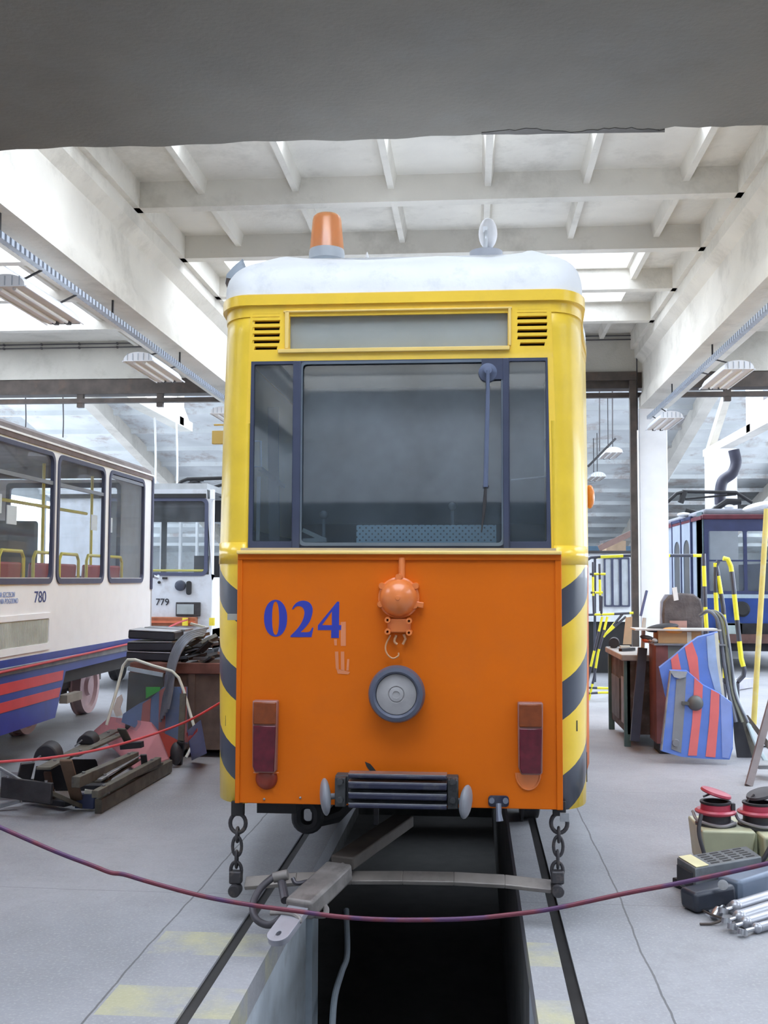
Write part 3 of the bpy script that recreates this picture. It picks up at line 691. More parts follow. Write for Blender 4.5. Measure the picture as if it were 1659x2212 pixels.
# interior
INT = M('cab_interior_grey', (0.22, 0.25, 0.28), 0.8, var=0.2)
INTD = M('cab_interior_dark', (0.035, 0.04, 0.05), 0.8, var=0.2)
mb = MB(); mb.box(-0.86, 0.84, 2.3, 2.34, 2.02, 3.0)  # upper half coloured paler to imitate the reflection in the windscreen
mb.build('bulkhead', INT, tram)
mb = MB(); mb.box(-0.86, 0.84, 2.28, 2.34, 0.9, 2.02); mb.box(-0.86, .84, 0.05, 2.3, 0.92, 0.97); mb.box(-0.87, -0.85, 0.3, 2.3, .97, 1.9); mb.box(0.83, 0.85, 0.3, 2.3, .97, 1.9); mb.box(-.86, .84, 0.07, 2.3, 2.985, 3.0)
mb.build('cab_lining', INTD, tram)
a = f2(770, 1134, .12); b = f2(1072, 1168, .12)
def perforated():
    m = bpy.data.materials.new('perforated_grey_sheet'); m.use_nodes = True; nt = m.node_tree; n = nt.nodes; L = nt.links
    b = n['Principled BSDF']; tc = n.new('ShaderNodeTexCoord'); vo = n.new('ShaderNodeTexVoronoi'); vo.inputs['Scale'].default_value = 46; vo.inputs['Randomness'].default_value = 0.0
    mp = n.new('ShaderNodeMapping'); mp.inputs['Scale'].default_value = (1, 0, 1); mp.inputs['Rotation'].default_value = (0, R(45), 0)
    L.new(tc.outputs['Object'], mp.inputs[0]); L.new(mp.outputs[0], vo.inputs['Vector'])
    lt = n.new('ShaderNodeMath'); lt.operation = 'LESS_THAN'; lt.inputs[1].default_value = 0.2; L.new(vo.outputs['Distance'], lt.inputs[0])
    mx = n.new('ShaderNodeMix'); mx.data_type = 'RGBA'; L.new(lt.outputs[0], mx.inputs[0]); mx.inputs[6].default_value = (0.50, 0.68, 0.80, 1); mx.inputs[7].default_value = (0.02, 0.03, 0.05, 1)
    L.new(mx.outputs[2], b.inputs['Base Color']); return m
MB().box(a[0], b[0], 0.12, 0.14, b[1] - .02, a[1]).build('perforated_panel', perforated(), tram)
for px, py in ((699, 1112), (977, 1094)):
    c = P(px, py, 5.3); mb = MB(); mb.ball(c, 0.022); mb.build('lever_knob', M('knob_black', (0.10, 0.12, 0.13), 0.2), tram)
    mb = MB(); mb.tube([(c.x, c.y, c.z), (c.x + .0, c.y + .02, c.z - .16)], 0.008); mb.build('lever', INT, tram)
mb = MB(); c = P(665, 1165, 5.2); mb.bar(P(655, 1145, 5.24), P(700, 1166, 5.24), .05, .02); mb.bar(P(655, 1168, 5.2), P(705, 1166, 5.2), .04, .02)
mb.build('dash_tray', M('dash_tray_grey', (0.4, 0.42, 0.42), 0.6), tram)
WH = M('handrail_white', (0.75, 0.8, 0.85), 0.35)
MB().tube([P(548, 953, 5.35), P(563, 953, 5.35), P(564, 1008, 5.35), P(548, 1008, 5.35)], 0.006, 8).build('grab_handle', WH, tram)
mb = MB(); mb.bar(P(559, 1030, 5.5), P(557, 1168, 5.5), .018, .012, (0, 1, 0)); mb.build('door_strip', WH, tram)  # slit of daylight at the door, drawn as a white bar
mb = MB(); mb.bar(P(590, 880, 5.9), P(592, 1168, 5.9), .06, .01, (0, 1, 0)); mb.bar(P(562, 1012, 5.6), P(612, 1050, 6.1), .02, .02); mb.build('door_post', INT, tram)
MB().tube([P(1104, 1037, 5.4), P(1182, 1029, 5.5)], 0.005, 6).build('cord', WH, tram)
# wiper
WB = M('wiper_blue_grey', (0.13, 0.16, 0.25), 0.4, var=0.1)
c = F(1054, 802, -0.03)
wp = MB().lathe([(0, 0.045), (0.046, 0.045), (0.044, 0.02), (0.03, 0.008), (0.02, -0.012), (0.018, -0.03), (0, -0.032)], (c.x, c.y, c.z), (0, 1, 0), up=(0, 0, 1)).build('wiper', WB, tram)
mb = MB(); mb.tube([F(1054, 800, -0.06), F(1054, 845, -0.05)], 0.009, 8); mb.tube([F(1054, 843, -0.05), F(1052, 925, -0.045), F(1049, 1052, -0.03)], [0.010, 0.011, 0.012], 10)
MB().box(c.x - .03, c.x + .08, -0.010, 0.0, c.z - .035, wz1 - .004).build('wiper_plate', BLUE_FRAME, wp)
mb.build('wiper_arm', WB, wp)
mb = MB(); mb.tube([F(1049, 1052, -0.03), F(1047, 1090, -0.025), F(1040, 1150, -0.02)], [0.006, 0.009, 0.003], 8); mb.tube([F(1043, 1050, -0.03), F(1056, 1050, -0.03)], .004, 8)
mb.build('wiper_blade', STEEL_DARK, wp)

# lower orange plate --------------------------------------------------------
ox0, ox1 = f2(511, 1500, -.05)[0], f2(1214, 1500, -.05)[0]; oz0, oz1 = f2(860, 1742, -.05)[1], f2(860, 1197, -.05)[1]
mb = MB(); t_ = -0.05
mb.box(ox0, ox1, t_, 0.03, oz0, oz1)
op = mb.build('front_panel', ORANGE, tram, bevel=0.004)
mb = MB(); mb.box(ox0 - .001, ox0 + .022, t_ - .008, t_ + 0.01, oz0, oz1); mb.box(ox1 - .028, ox1 + .001, t_ - .008, t_ + .01, oz0, oz1); mb.box(ox0, ox1, t_ - .012, t_ + .01, oz1 - .028, oz1)
mb.build('panel_rim', ORANGE, op, bevel=0.003)
mb = MB(); mb.box(ox0 - .003, ox1 + .001, t_ - .03, 0.02, oz1 - .002, oz1 + .016); mb.build('window_sill', YELLOW_PALE, tram, bevel=0.005)
mb = MB(); mb.box(wx0 - .03, wx1 + .02, -.02, 0.01, oz1 + .015, oz1 + .03); mb.build('sill_strip', M('worn_sill', (0.5, 0.42, 0.3), 0.5, .3), tram)
# corner collars on the yellow pillars
for s_ in (-1, 1):
    mb = MB(); o_ = [p for p in outline(1.72, 0.001) if p[0] * s_ > 0.74 and p[1] < 0.6]
    if s_ < 0: pass
    a = [(TX + x, y, 1.71) for x, y in o_]; b = [(TX + x, y, 1.80 if s_ > 0 else 1.815) for x, y in o_]
    for k in range(len(a) - 1): mb.face([a[k], a[k + 1], b[k + 1], b[k]])
    ob = mb.build('corner_collar', YELLOW, tram); m_ = ob.modifiers.new('s', 'SOLIDIFY'); m_.thickness = .004; m_.offset = 0
# number 024
NB_ = M('number_blue', (0.028, 0.045, 0.36), 0.35, var=0.04)
def z5(pts): return [f2(450 + x / 3.686, 1180 + y / 3.686, -.05) for x, y in pts]
def ell(cx, cy, rx, ry, n=40, p=2.0):
    out = []
    for k in range(n):
        a = 2 * math.pi * k / n; c_, s_ = math.cos(a), math.sin(a)
        out.append((cx + rx * math.copysign(abs(c_) ** (2 / p), c_), cy + ry * math.copysign(abs(s_) ** (2 / p), s_)))
    return out
def smooth2(pts, closed=False): return [(v.x, v.y) for v in bez([(x, y, 0) for x, y in pts], 5)]
mb = MB(); o_ = (0, t_ - 0.0008, 0)
mb.plate([z5(ell(536, 573, 92, 147, p=2.1)), z5(ell(536, 573, 28, 133, p=2.3))], 0.0015, o_)
two = smooth2([(666, 500), (684, 468), (715, 442), (758, 433), (800, 445), (826, 478), (830, 525), (812, 590), (778, 640), (735, 684)]) + smooth2([(735, 684), (790, 684), (812, 674), (828, 646)]) + [(838, 648), (822, 723), (655, 723), (655, 712)] + smooth2([(655, 712), (706, 660), (742, 608), (762, 555), (764, 515), (748, 486), (720, 476), (694, 483), (674, 503)])
mb.plate([z5(two)], 0.0015, o_)
mb.plate([z5([(1026, 441), (1043, 441), (1041, 628), (1060, 628), (1058, 667), (1041, 667), (1040, 730), (978, 730), (979, 667), (872, 667), (872, 630)]), z5([(984, 520), (984, 628), (906, 628)])], 0.0015, o_)
mb.build('fleet_number', NB_, op)
# tape residue and scrape marks
mb = MB(); s3 = lambda pts: [f2(660 + x / 4.88, 1180 + y / 4.88, -.05) for x, y in pts]
for q in ([(370, 800), (425, 795), (425, 1050), (372, 1050)], [(300, 980), (330, 980), (330, 1045), (305, 1045)], [(310, 1110), (345, 1110), (350, 1300), (320, 1290)], [(372, 1110), (408, 1110), (410, 1310), (375, 1310)], [(325, 1290), (470, 1325), (450, 1350), (340, 1342)], [(440, 1190), (462, 1190), (455, 1310), (430, 1310)]):
    mb.plate([s3(q)], 0.0006, (0, t_ - 0.0012, 0))
mb.build('tape_residue', M('tape_residue_pink', (0.66, 0.22, 0.09), 0.7, var=0.15), op)
mb = MB(); mb.plate([[f2(788, 1645, -.05), f2(800, 1650, -.05), f2(818, 1672, -.05), f2(806, 1674, -.05), f2(792, 1656, -.05)]], 0.0006, (0, t_ - .0012, 0)); mb.build('grease_mark', BLACK, op)
mb = MB(); c = F(503, 1333, -.06); mb.boxc((c.x, c.y + .02, c.z), (0.06, 0.012, 0.03), (0, 0, 0)); mb.build('side_catch', M('catch_grey', (0.35, 0.34, 0.3), 0.6), op)
# conduit, round bell dome and clip box
OR2 = M('orange_fitting_paint', (0.72, 0.20, 0.05), 0.3, var=0.04, coat=0.3)
MB().tube([F(868, 1205, -.055), F(868, 1250, -.06)], 0.016, 12).build('conduit', OR2, op)
c = F(862, 1291, -.05); rr = 41.5 * 5.07 / FPX
mb = MB(); mb.lathe([(rr + .006, 0.0), (rr + .006, -0.022), (rr * 0.99, -0.025), (rr * 0.97, -0.040), (rr * .85, -0.062), (rr * .6, -0.083), (rr * .3, -0.093), (0.012, -0.096), (0.01, -.10), (0, -0.101)], (c.x, -0.05, c.z), (0, 1, 0), seg=40)
bell = mb.build('bell_dome', OR2, tram); bell['label'] = 'orange painted dome fitting above the headlamp'
for px, py in ((862, 1247), (826, 1266), (898, 1266), (823, 1305), (896, 1308)):
    q = F(px, py, -.06); MB().lathe([(0, -.035), (0.014, -.035), (0.017, -.02), (0.017, 0.012), (0, .012)], (q.x, -0.06, q.z), (0, 1, 0), seg=16).build('lug', OR2, bell)
q = F(905, 1306, -.07); MB().boxc((q.x, -.075, q.z), (.045, .03, .028), (0, 8, 0)).build('side_screw', OR2, bell, bevel=.004)
mb = MB(); q0, q1 = F(838, 1336, -.06), F(888, 1366, -.06); mb.box(q0.x, q1.x, -.09, -.05, q1.z, q0.z)
box = mb.build('clip_box', OR2, tram, bevel=.005)
for px, py in ((838, 1339), (884, 1341), (838, 1364), (884, 1366)):
    q = F(px, py, -.09); MB().lathe([(0.006, -.028), (0.014, -.028), (0.015, 0.0), (0.015, 0.03), (0, .03)], (q.x, -.09, q.z), (0, 1, 0), seg=16).build('terminal', OR2, box)
mb = MB(); mb.tube(bez([F(843, 1372, -.08), F(833, 1395, -.08), F(836, 1412, -.08), F(848, 1422, -.08), F(860, 1417, -.08), F(861, 1410, -.08)], 5), 0.004, 8)
mb.tube(bez([F(856, 1372, -.07), F(852, 1385, -.07), F(858, 1392, -.07)], 4), .006, 8); mb.tube([F(872, 1370, -.07), F(876, 1380, -.07), F(870, 1392, -.07)], .006, 8)
mb.build('wire', M('wire_orange_grey', (0.60, 0.32, 0.16), 0.5), box)
# headlamp
c = F(857.5, 1498, -.1); rr = 61 * 5.02 / FPX
HR = M('headlamp_rim_blue_grey', (0.085, 0.095, 0.135), 0.35, var=0.1)
hl = MB().lathe([(rr * .80, 0.05), (rr * 0.95, 0.05), (rr, -0.01), (rr * .99, -.035), (rr * .93, -.055), (rr * .80, -.06), (rr * .73, -.05), (rr * .71, -.03)], (c.x, -0.10, c.z), (0, 1, 0), seg=48).build('headlamp_rim', HR, tram)
MB().lathe([(rr * .74, -.025), (rr * .70, -.04), (rr * .3, -.05), (rr * .26, -.046), (rr * .24, -.052), (rr * .13, -.054), (rr * .12, -.05), (0, -.05)], (c.x, -.10, c.z), (0, 1, 0), seg=48).build('headlamp_cover', M('headlamp_grey', (0.33, 0.32, 0.325), 0.6, var=0.1, scale=14), hl)
# tail lamps
AG = M('amber_lens', (0.20, 0.045, 0.01), 0.15, var=0.15, scale=30); RG = M('red_lens', (0.10, 0.008, 0.018), 0.15, var=0.25, scale=25); HS = M('lamp_housing', (0.28, 0.13, 0.11), 0.4)
for (x0, y0, x1, y1, ys, lab) in ((548, 1512, 600, 1668, 1564, 'left'), (1118, 1516, 1173, 1672, 1570, 'right')):
    a, b = F(x0, y0, -.07), F(x1, y1, -.07); m_ = F(x0, ys, -.07).z; x_in = 0.006
    hs = MB().plate([[(a.x, a.z), (b.x, a.z), (b.x - .004, b.z + .01), (b.x - .012, b.z), (a.x + .014, b.z), (a.x + .002, b.z + .03)]], 0.05, (0, -.075, 0)).build('tail_lamp', HS, tram, bevel=.006)
    MB().box(a.x + .005, b.x - .005, -.107, -.09, m_ + .003, a.z - .006).build('amber_lens', AG, hs, bevel=.005)
    MB().plate([[(a.x + .006, m_ - .003), (b.x - .005, m_ - .003), (b.x - .012, b.z + .008), (a.x + .016, b.z + .008), (a.x + .007, b.z + .03)]], 0.02, (0, -.098, 0)).build('red_lens', RG, hs, bevel=.004)
q = F(575, 1682, -.06); mb = MB(); mb.lathe([(.054, .01), (.052, -.008), (.042, -.02), (.02, -.028), (0, -.03)], (q.x, -.05, q.z), (0, 1, 0)); mb.build('round_reflector', M('reflector_dull_red', (0.27, 0.04, 0.02), 0.4), tram)
MB().tube([F(548, 1669, -.065), F(602, 1669, -.065)], .004, 6).build('lamp_rail', OR2, tram)
q = F(1141, 1676, -.06)
arc = [(q.x + .056 * math.cos(R(a_)), -.055, q.z + .012 + .076 * math.sin(R(a_))) for a_ in range(180, 361, 15)]
mb = MB(); mb.tube(arc, .005, 8); mb.prism([(p.x, p.y, p.z) for p in [Vector(v) for v in arc]], (0, .004, 0)); mb.build('lamp_loop', OR2, tram)
# ribbed anti-climb bumper
DKB = M('bumper_dark_blue', (0.016, 0.018, 0.045), 0.55, 0.1, var=0.2, dirt=(0.10, 0.10, 0.09), dirt_amt=0.4, dscale=12)
DKG = M('bumper_dark_plate', (0.05, 0.052, 0.055), 0.6, 0.2, var=0.3, bump=.2)
a, b = F(724, 1674, -.12), F(990, 1746, -.12)
bp_ = MB().box(a.x, b.x, -.12, -.04, b.z + .01, a.z).build('bumper', DKG, tram, bevel=.006)
for (yy, h_) in ((1677, 8), (1697, 13), (1720, 12), (1741, 9)):
    p0, p1 = F(752, yy, -.2), F(965, yy, -.2); hz = h_ * 4.95 / FPX
    MB().box(p0.x, p1.x, -.20, -.11, p0.z - hz / 2, p0.z + hz / 2).build('bumper_rib', DKB, bp_, bevel=.006)
    MB().box(p0.x, p1.x, -.197, -.12, p0.z + hz / 2, p0.z + hz / 2 + .004).build('rib_edge', STEEL_BRIGHT, bp_)
for px in (735, 978):
    p0 = F(px, 1710, -.16); MB().box(p0.x - .025, p0.x + .025, -.165, -.05, b.z + .004, a.z - .004).build('end_bracket', DKG, bp_, bevel=.004)
    for yy in (1688, 1728):
        p0 = F(px, yy, -.17); MB().lathe([(0, -.02), (.014, -.02), (.016, .01), (0, .01)], (p0.x, -.165, p0.z), (0, 1, 0), seg=12).build('bolt', DKG, bp_)
# edge-on round buffer pads both sides of the bumper
PADM = M('buffer_pad_grey', (0.24, 0.25, 0.28), 0.45, var=0.15)
for px, py, ang, h2 in ((699, 1727, 8, 40), (1006, 1738, -10, 36)):
    q = F(px, py, -.2); h_ = h2 * 4.9 / FPX; s_ = 1 if px < 800 else -1
    pd = MB().ball((q.x, -.14, q.z), 1, (.026, .085, h_), rot=(0, -ang * .5, ang * 1.2)).build('buffer_pad', PADM, tram)
    MB().tube([(q.x, -.14, q.z), (q.x + s_ * .045, -.12, q.z), (q.x + s_ * .06, -.05, q.z + .01)], .014, 10).build('pad_stem', PADM, pd)
q = F(1077, 1731, -.07)
hk = MB().plate([rrect(q.x - .048, q.x + .048, q.z - .025, q.z + .025, .016)], .014, (0, -.065, 0)).build('hook_plate', DKB, tram, bevel=.003)
mb = MB(); mb.tube([(q.x + .0, -.075, q.z - .01), (q.x, -.09, q.z - .05), (q.x + .004, -.095, q.z - .085)], [.014, .013, .017], 10)
for s_ in (-1, 1): mb.lathe([(0, -.016), (.013, -.016), (.013, 0), (0, 0)], (q.x + s_ * .032, -.072, q.z + .005), (0, 1, 0), seg=12)
mb.build('hook', M('hook_steel', (0.22, 0.24, 0.3), 0.35, 0.6), hk)
# small rivets along the panel
for px, py in ((570, 1727), (648, 1724)):
    q = F(px, py, -.06); MB().ball((q.x, -.052, q.z), .006).build('rivet', STEEL_GREY, op)
MB().box(F(1196, 1, 0).x, F(1214, 1, 0).x, -.06, -.045, F(1, 1742).z, F(1, 1725).z).build('patch', STEEL_GREY, op)
# side fittings: indicator ball right, mirror bracket left
q = P(1274, 1073, 6.7); MB().ball(q, 1, (.03, .05, .075)).build('side_indicator', M('indicator_orange', (0.9, 0.30, 0.06), 0.25), tram)
mb = MB(); q = P(468, 948, 6.2); mb.box(q.x - .03, q.x + .06, q.y, q.y + .04, q.z - .03, q.z + .05); mb.box(q.x - .02, q.x + .06, q.y, q.y + .02, q.z + .08, q.z + .09); mb.build('mirror_bracket', YELLOW_PALE, tram, bevel=.004)
# chain-hung safety bar
CH = M('chain_steel', (0.055, 0.052, 0.058), 0.5, 0.4, var=0.3, dirt=(0.2, 0.16, 0.13), dirt_amt=.4, dscale=20)
def link(c, hw_, hh, r, plane):
    pts = []
    for k in range(20):
        a_ = 2 * math.pi * k / 20; x_ = hw_ * math.cos(a_); z_ = hh * math.sin(a_)
        pts.append((c.x + (x_ if plane == 'x' else 0), c.y + (x_ if plane != 'x' else 0), c.z + z_))
    return MB().tube(pts, r, 8, closed=True)
bar_pts = []
for px, side in ((514, -1), (1208, 1)):
    top_ = F(px, 1752, 0.02); MB().box(top_.x - .03, top_.x + .03, 0.0, .04, top_.z - .02, top_.z + .05).build('chain_bracket', BLACK, tram, bevel=.004)
    y_ = 0.02
    for i, (py, a_, b_, r_, pl) in enumerate(((1778, .038, .045, .010, 'x'), (1803, .022, .034, .007, 'y'), (1828, .022, .046, .008, 'x'), (1856, .018, .040, .007, 'y'), (1880, .026, .04, .009, 'x'))):
        q = F(px - i * 1.0, py, y_); ln = link(q, a_, b_, r_, pl).build('chain_link', CH, tram)
    q = F(px - 4, 1905, y_); MB().box(q.x - .03, q.x + .03, y_ - .03, y_ + .02, q.z - .005, q.z + .055).build('shackle', CH, tram, bevel=.008)
    e = F(px - 4, 1920, y_)
    mb = MB(); mb.lathe([(0, -.03), (.026, -.03), (.03, -.024), (.03, .03), (0, .03)], (e.x, y_ - .02, e.z), (0, 1, 0), seg=20); mb.build('bolt', CH, tram)
    bar_pts.append(e)
pts = [(530, 1908), (640, 1899), (760, 1896), (870, 1896), (980, 1898), (1090, 1904), (1190, 1915)]
mb = MB(); q = [F(x, y, .02) for x, y in pts]
for i in range(len(q) - 1): mb.bar(q[i], q[i + 1] + (q[i + 1] - q[i]) * .003, .07, .024, (0, -.45, .9))
mb.build('safety_bar', M('safety_bar_steel', (0.30, 0.27, 0.25), 0.5, 0.4, var=0.2, dirt=(0.08, 0.07, 0.09), dirt_amt=.4), tram, bevel=.004)['label'] = 'flat steel bar hung on two chains under the nose'
# underframe, wheels and the coupling loop
mb = MB(); mb.box(-.95, .93, 0.5, 8.5, .60, .75); mb.box(-.75, -.55, .3, 8, .45, .62); mb.box(.55, .75, .9, 8, .45, .62); mb.box(-.8, .8, 2.2, 2.5, .3, .6); mb.box(-.8, .8, 4.6, 4.9, .3, .6)
mb.build('underframe', BLACK, tram)
for y_ in (2.4, 4.8):
    for x_ in (-.72, .735):
        MB().lathe([(0, -.06), (.30, -.06), (.33, -.05), (.33, .05), (.36, .055), (.36, .07), (0, .07)], (x_, y_, .335), (-1 if x_ > 0 else 1, 0, 0), seg=32).build('wheel', STEEL_DARK, tram)
    MB().cyl((-.72, y_, .335), (.72, y_, .335), .06).build('axle', STEEL_DARK, tram)
q = P(665, 1762, 5.75)
mb = MB(); pts = [(q.x + x_, q.y, q.z + z_) for x_, z_ in rrect(-.055, .055, -.062, .07, .05, 5)]
mb.tube(pts, .034, 10, closed=True); mb.tube([(q.x + .05, q.y, q.z - .03), (q.x + .14, q.y + .08, q.z - .01), (q.x + .2, q.y + .2, q.z + .05)], [.03, .045, .05], 10); mb.tube([(q.x, q.y, q.z + .06), (q.x + .02, q.y + .1, q.z + .16)], .03, 8)
mb.build('coupling_loop', BLACK, tram)
mb = MB(); q = P(812, 1765, 5.7); mb.box(q.x - .012, q.x + .012, q.y, q.y + .04, q.z - .04, q.z + .08); mb.build('brake_hanger', STEEL_DARK, tram)

# tow bar lying from the pit edge up to the coupling
TB = M('tow_bar_steel', (0.24, 0.22, 0.21), 0.55, 0.4, var=0.25, scale=10, dirt=(0.10, 0.09, 0.09), dirt_amt=.5, dscale=7)
e0 = P(603, 2022, 4.56); e1 = P(663, 1935, 4.85); e2 = P(742, 1862, 5.15); e3 = P(872, 1772, 5.9)
tb = thing('tow_bar', (e0.x, e0.y, 0.0), 'grey steel tow bar with an eyed end slanting from pit edge to tram', 'tow bar')
MB().bar(e2 + (e2 - e3) * .02, e3, .12, .06).build('shaft', M('tow_bar_dark', (0.10, 0.085, 0.075), 0.7, .2, var=.3), tb, bevel=.008)
d_ = (e0 - e1).normalized(); s_ = d_.cross(Vector((0, 0, 1))).normalized(); u_ = s_.cross(d_)
mb = MB(); m0 = P(735, 1880, 5.08); m1 = P(645, 1965, 4.72)
mb.bar(m0, m1, .135, .085); mb.build('forged_body', TB, tb, bevel=.014)
mb = MB(); ln = (m1 - e0).length + .02; hwid = .050
loop = [(0, -hwid), (ln, -hwid), (ln, hwid), (0, hwid)] + [(-hwid * math.sin(R(a_)), hwid * math.cos(R(a_))) for a_ in range(15, 180, 15)]
hol = [(.016 * math.cos(R(a_)), .011 * math.sin(R(a_))) for a_ in range(0, 360, 20)]
dd = (m1 - e0).normalized(); ss = Vector((0, 0, 1)).cross(dd).normalized()
mb.plate([loop, hol], .028, e0, dd, ss); mb.build('eye_end', M('tow_eye_steel', (0.42, 0.42, 0.47), 0.4, .5, var=.15), tb, bevel=.004)
mb = MB(); mb.tube(bez([P(672, 1975, 4.75), P(700, 1977, 4.75), P(704, 1962, 4.8), P(690, 1955, 4.84), P(668, 1960, 4.84)], 5), .014, 10); mb.build('ring', TB, tb)
mb = MB(); c0_ = P(745, 1870, 5.1); c1_ = P(675, 1905, 5.05)
mb.tube(bez([P(742, 1868, 5.12), P(700, 1895, 5.02), P(672, 1902, 5.0), P(668, 1912, 4.97), P(690, 1912, 4.97), P(722, 1903, 5.0), P(748, 1880, 5.1)], 5), .013, 8); mb.build('locking_strap', TB, tb)
sh = MB().tube(bez([P(592, 1893, 4.95), P(562, 1920, 4.88), P(546, 1955, 4.8), P(553, 1985, 4.72), P(580, 1998, 4.68), P(606, 1985, 4.68), P(620, 1966, 4.72)], 6), [.016] * 37, 12).build('shackle_bow', M('shackle_dark', (0.07, 0.065, 0.075), 0.5, .4, var=.3), tb)
q = P(605, 1895, 4.95); MB().cyl(P(590, 1896, 4.95), P(622, 1889, 4.95), .024).build('shackle_cap', TB, tb, bevel=.004)
MB().tube([P(608, 1903, 4.95), P(616, 1945, 4.82)], .020, 10).build('shackle_pin', MATS['shackle_dark'], tb)
MB().tube(bez([P(632, 1897, 4.96), P(640, 1908, 4.95), P(664, 1904, 4.98)], 4), .010, 8).build('link_rod', MATS['shackle_dark'], tb)
mb = MB(); mb.tube(bez([P(585, 1972, 4.7), P(612, 1972, 4.68), P(636, 1976, 4.66), P(648, 1988, 4.64), P(640, 1995, 4.64)], 5), .011, 8); mb.build('spring_ring', TB, tb)

# ================================================================== OVERHEAD FITTINGS
def stripe(o, axis, period, phase=0.0):      # alternate two materials along an axis
    for f in o.data.polygons: f.material_index = int(math.floor((f.center[axis] + phase) / period)) % 2
def dense(pts, step):
    out = []
    for a, b in zip(pts, pts[1:]):
        a = Vector(a); b = Vector(b); n = max(1, int((b - a).length / step))
        out += [a.lerp(b, k / n) for k in range(n)]
    out.append(Vector(pts[-1])); return out
TRAYM = bpy.data.materials.new('perforated_cable_tray'); TRAYM.use_nodes = True
def _tray():
    nt = TRAYM.node_tree; n = nt.nodes; L = nt.links; b = n['Principled BSDF']; b.inputs['Metallic'].default_value = .4; b.inputs['Roughness'].default_value = .4
    tc = n.new('ShaderNodeTexCoord'); sx = n.new('ShaderNodeSeparateXYZ'); L.new(tc.outputs['Object'], sx.inputs[0])
    m1 = n.new('ShaderNodeMath'); m1.operation = 'MULTIPLY'; m1.inputs[1].default_value = 12; L.new(sx.outputs[1], m1.inputs[0])
    m2 = n.new('ShaderNodeMath'); m2.operation = 'FRACT'; L.new(m1.outputs[0], m2.inputs[0])
    m3 = n.new('ShaderNodeMath'); m3.operation = 'LESS_THAN'; m3.inputs[1].default_value = .45; L.new(m2.outputs[0], m3.inputs[0])
    mx = n.new('ShaderNodeMix'); mx.data_type = 'RGBA'; L.new(m3.outputs[0], mx.inputs[0]); mx.inputs[6].default_value = (.50, .56, .66, 1); mx.inputs[7].default_value = (.10, .12, .16, 1)
    L.new(mx.outputs[2], b.inputs['Base Color'])
_tray()
for x, d0, d1, lab, sd in ((-3.02, 6.4, 16.0, 'long perforated cable tray hung under the left concrete girder', -1), (2.99, 6.4, 16.2, 'long cable tray hung under the right concrete girder', 1)):
    tr_ = thing('cable_tray', (x, d0 + Y0, 4.06), lab, 'cable tray')
    MB().box(x - .025, x + .025, d0 + Y0, d1 + Y0, 4.05, 4.055).build('tray_floor', GALV, tr_)
    MB().box(x - .028, x - .025, d0 + Y0, d1 + Y0, 4.05, 4.10).build('tray_side', TRAYM, tr_)
    MB().box(x + .025, x + .028, d0 + Y0, d1 + Y0, 4.05, 4.10).build('tray_side', TRAYM, tr_)
    for d in (7.2, 9.6, 11.9, 14.3): MB().box(x - .008, x + .008, d + Y0, d + .02 + Y0, 4.10, 4.25).build('hanger', STEEL_DARK, tr_)
SHADE = bpy.data.materials.new('lamp_shade_white'); SHADE.use_nodes = True
_b = SHADE.node_tree.nodes['Principled BSDF']; _b.inputs['Base Color'].default_value = (.82, .84, .88, 1); _b.inputs['Roughness'].default_value = .35
INS = M('lamp_inside_cream', (0.70, 0.62, 0.55), 0.4, var=.05)
def fitting(x, d, z, lab, sc=1.0, L_=1.22, group=None, sd=1, hang=None):
    t = thing('strip_lamp', (x, d + Y0, z), lab, 'lamp', group)
    y0, y1 = d + Y0, d + L_ + Y0; w_ = .165 * sc; h_ = .115 * sc
    arch = [(w_ * math.cos(R(a)), h_ * math.sin(R(a)) ** .8) for a in range(0, 181, 15)]
    inn = [(p[0] * .95, max(0, p[1] - .006)) for p in arch]
    mb = MB()
    n = 14; secs = []
    for k in range(n + 1):
        tt = k / n; y = y0 + (y1 - y0) * tt; s_ = 1 - .0 * tt
        if tt < .08: s_ = .86 + .14 * (tt / .08) ** .5
        if tt > .86: s_ = 1 - .55 * ((tt - .86) / .14) ** 2
        secs.append([mb.bm.verts.new((x + p[0] * (1 - (1 - s_) * .3), y, z + p[1] * s_)) for p in arch])
    for a, b in zip(secs, secs[1:]):
        for k in range(len(arch) - 1): mb.bm.faces.new([a[k], a[k + 1], b[k + 1], b[k]])
    mb.bm.faces.new(secs[0]); mb.bm.faces.new(secs[-1][::-1])
    mb.build('shade', SHADE, t)
    MB().box(x - w_ * .93, x + w_ * .93, y0 + .01, y1 - .02, z + .004, z + .012).build('reflector', INS, t)
    for s_ in (-1, 1):
        MB().box(x + s_ * w_ - .006, x + s_ * w_ + .006, y0, y1, z - .006, z + .006).build('rim', SHADE, t)
        MB().cyl((x + s_ * .055 * sc, y0 + .05, z - .004), (x + s_ * .055 * sc, y1 - .1, z - .004), .016, seg=10).build('tube', M('fluorescent_tube_off', (.85, .85, .85), .3, var=.02), t)
        MB().box(x + s_ * .055 * sc - .02, x + s_ * .055 * sc + .02, y1 - .11, y1 - .05, z - .02, z + .006).build('lamp_holder', STEEL_DARK, t)
    for k in range(5): 
        xx = x - w_ * .7 + w_ * .35 * k; MB().box(xx - .004, xx + .004, y0 - .004, y0 + .01, z + .01, z + h_ * .72).build('end_rib', GALV, t)
    for q in (.2, .8):
        yy = y0 + (y1 - y0) * q
        if hang: MB().cyl((x, yy, z + h_ * .9), (x, yy, hang), .012, seg=6).build('rod', STEEL_DARK, t); continue
        MB().bar((x, yy, z + h_ * .9), (-3.02 if sd < 0 else 2.99, yy, 4.06), .02, .012).build('hanger', STEEL_DARK, t)
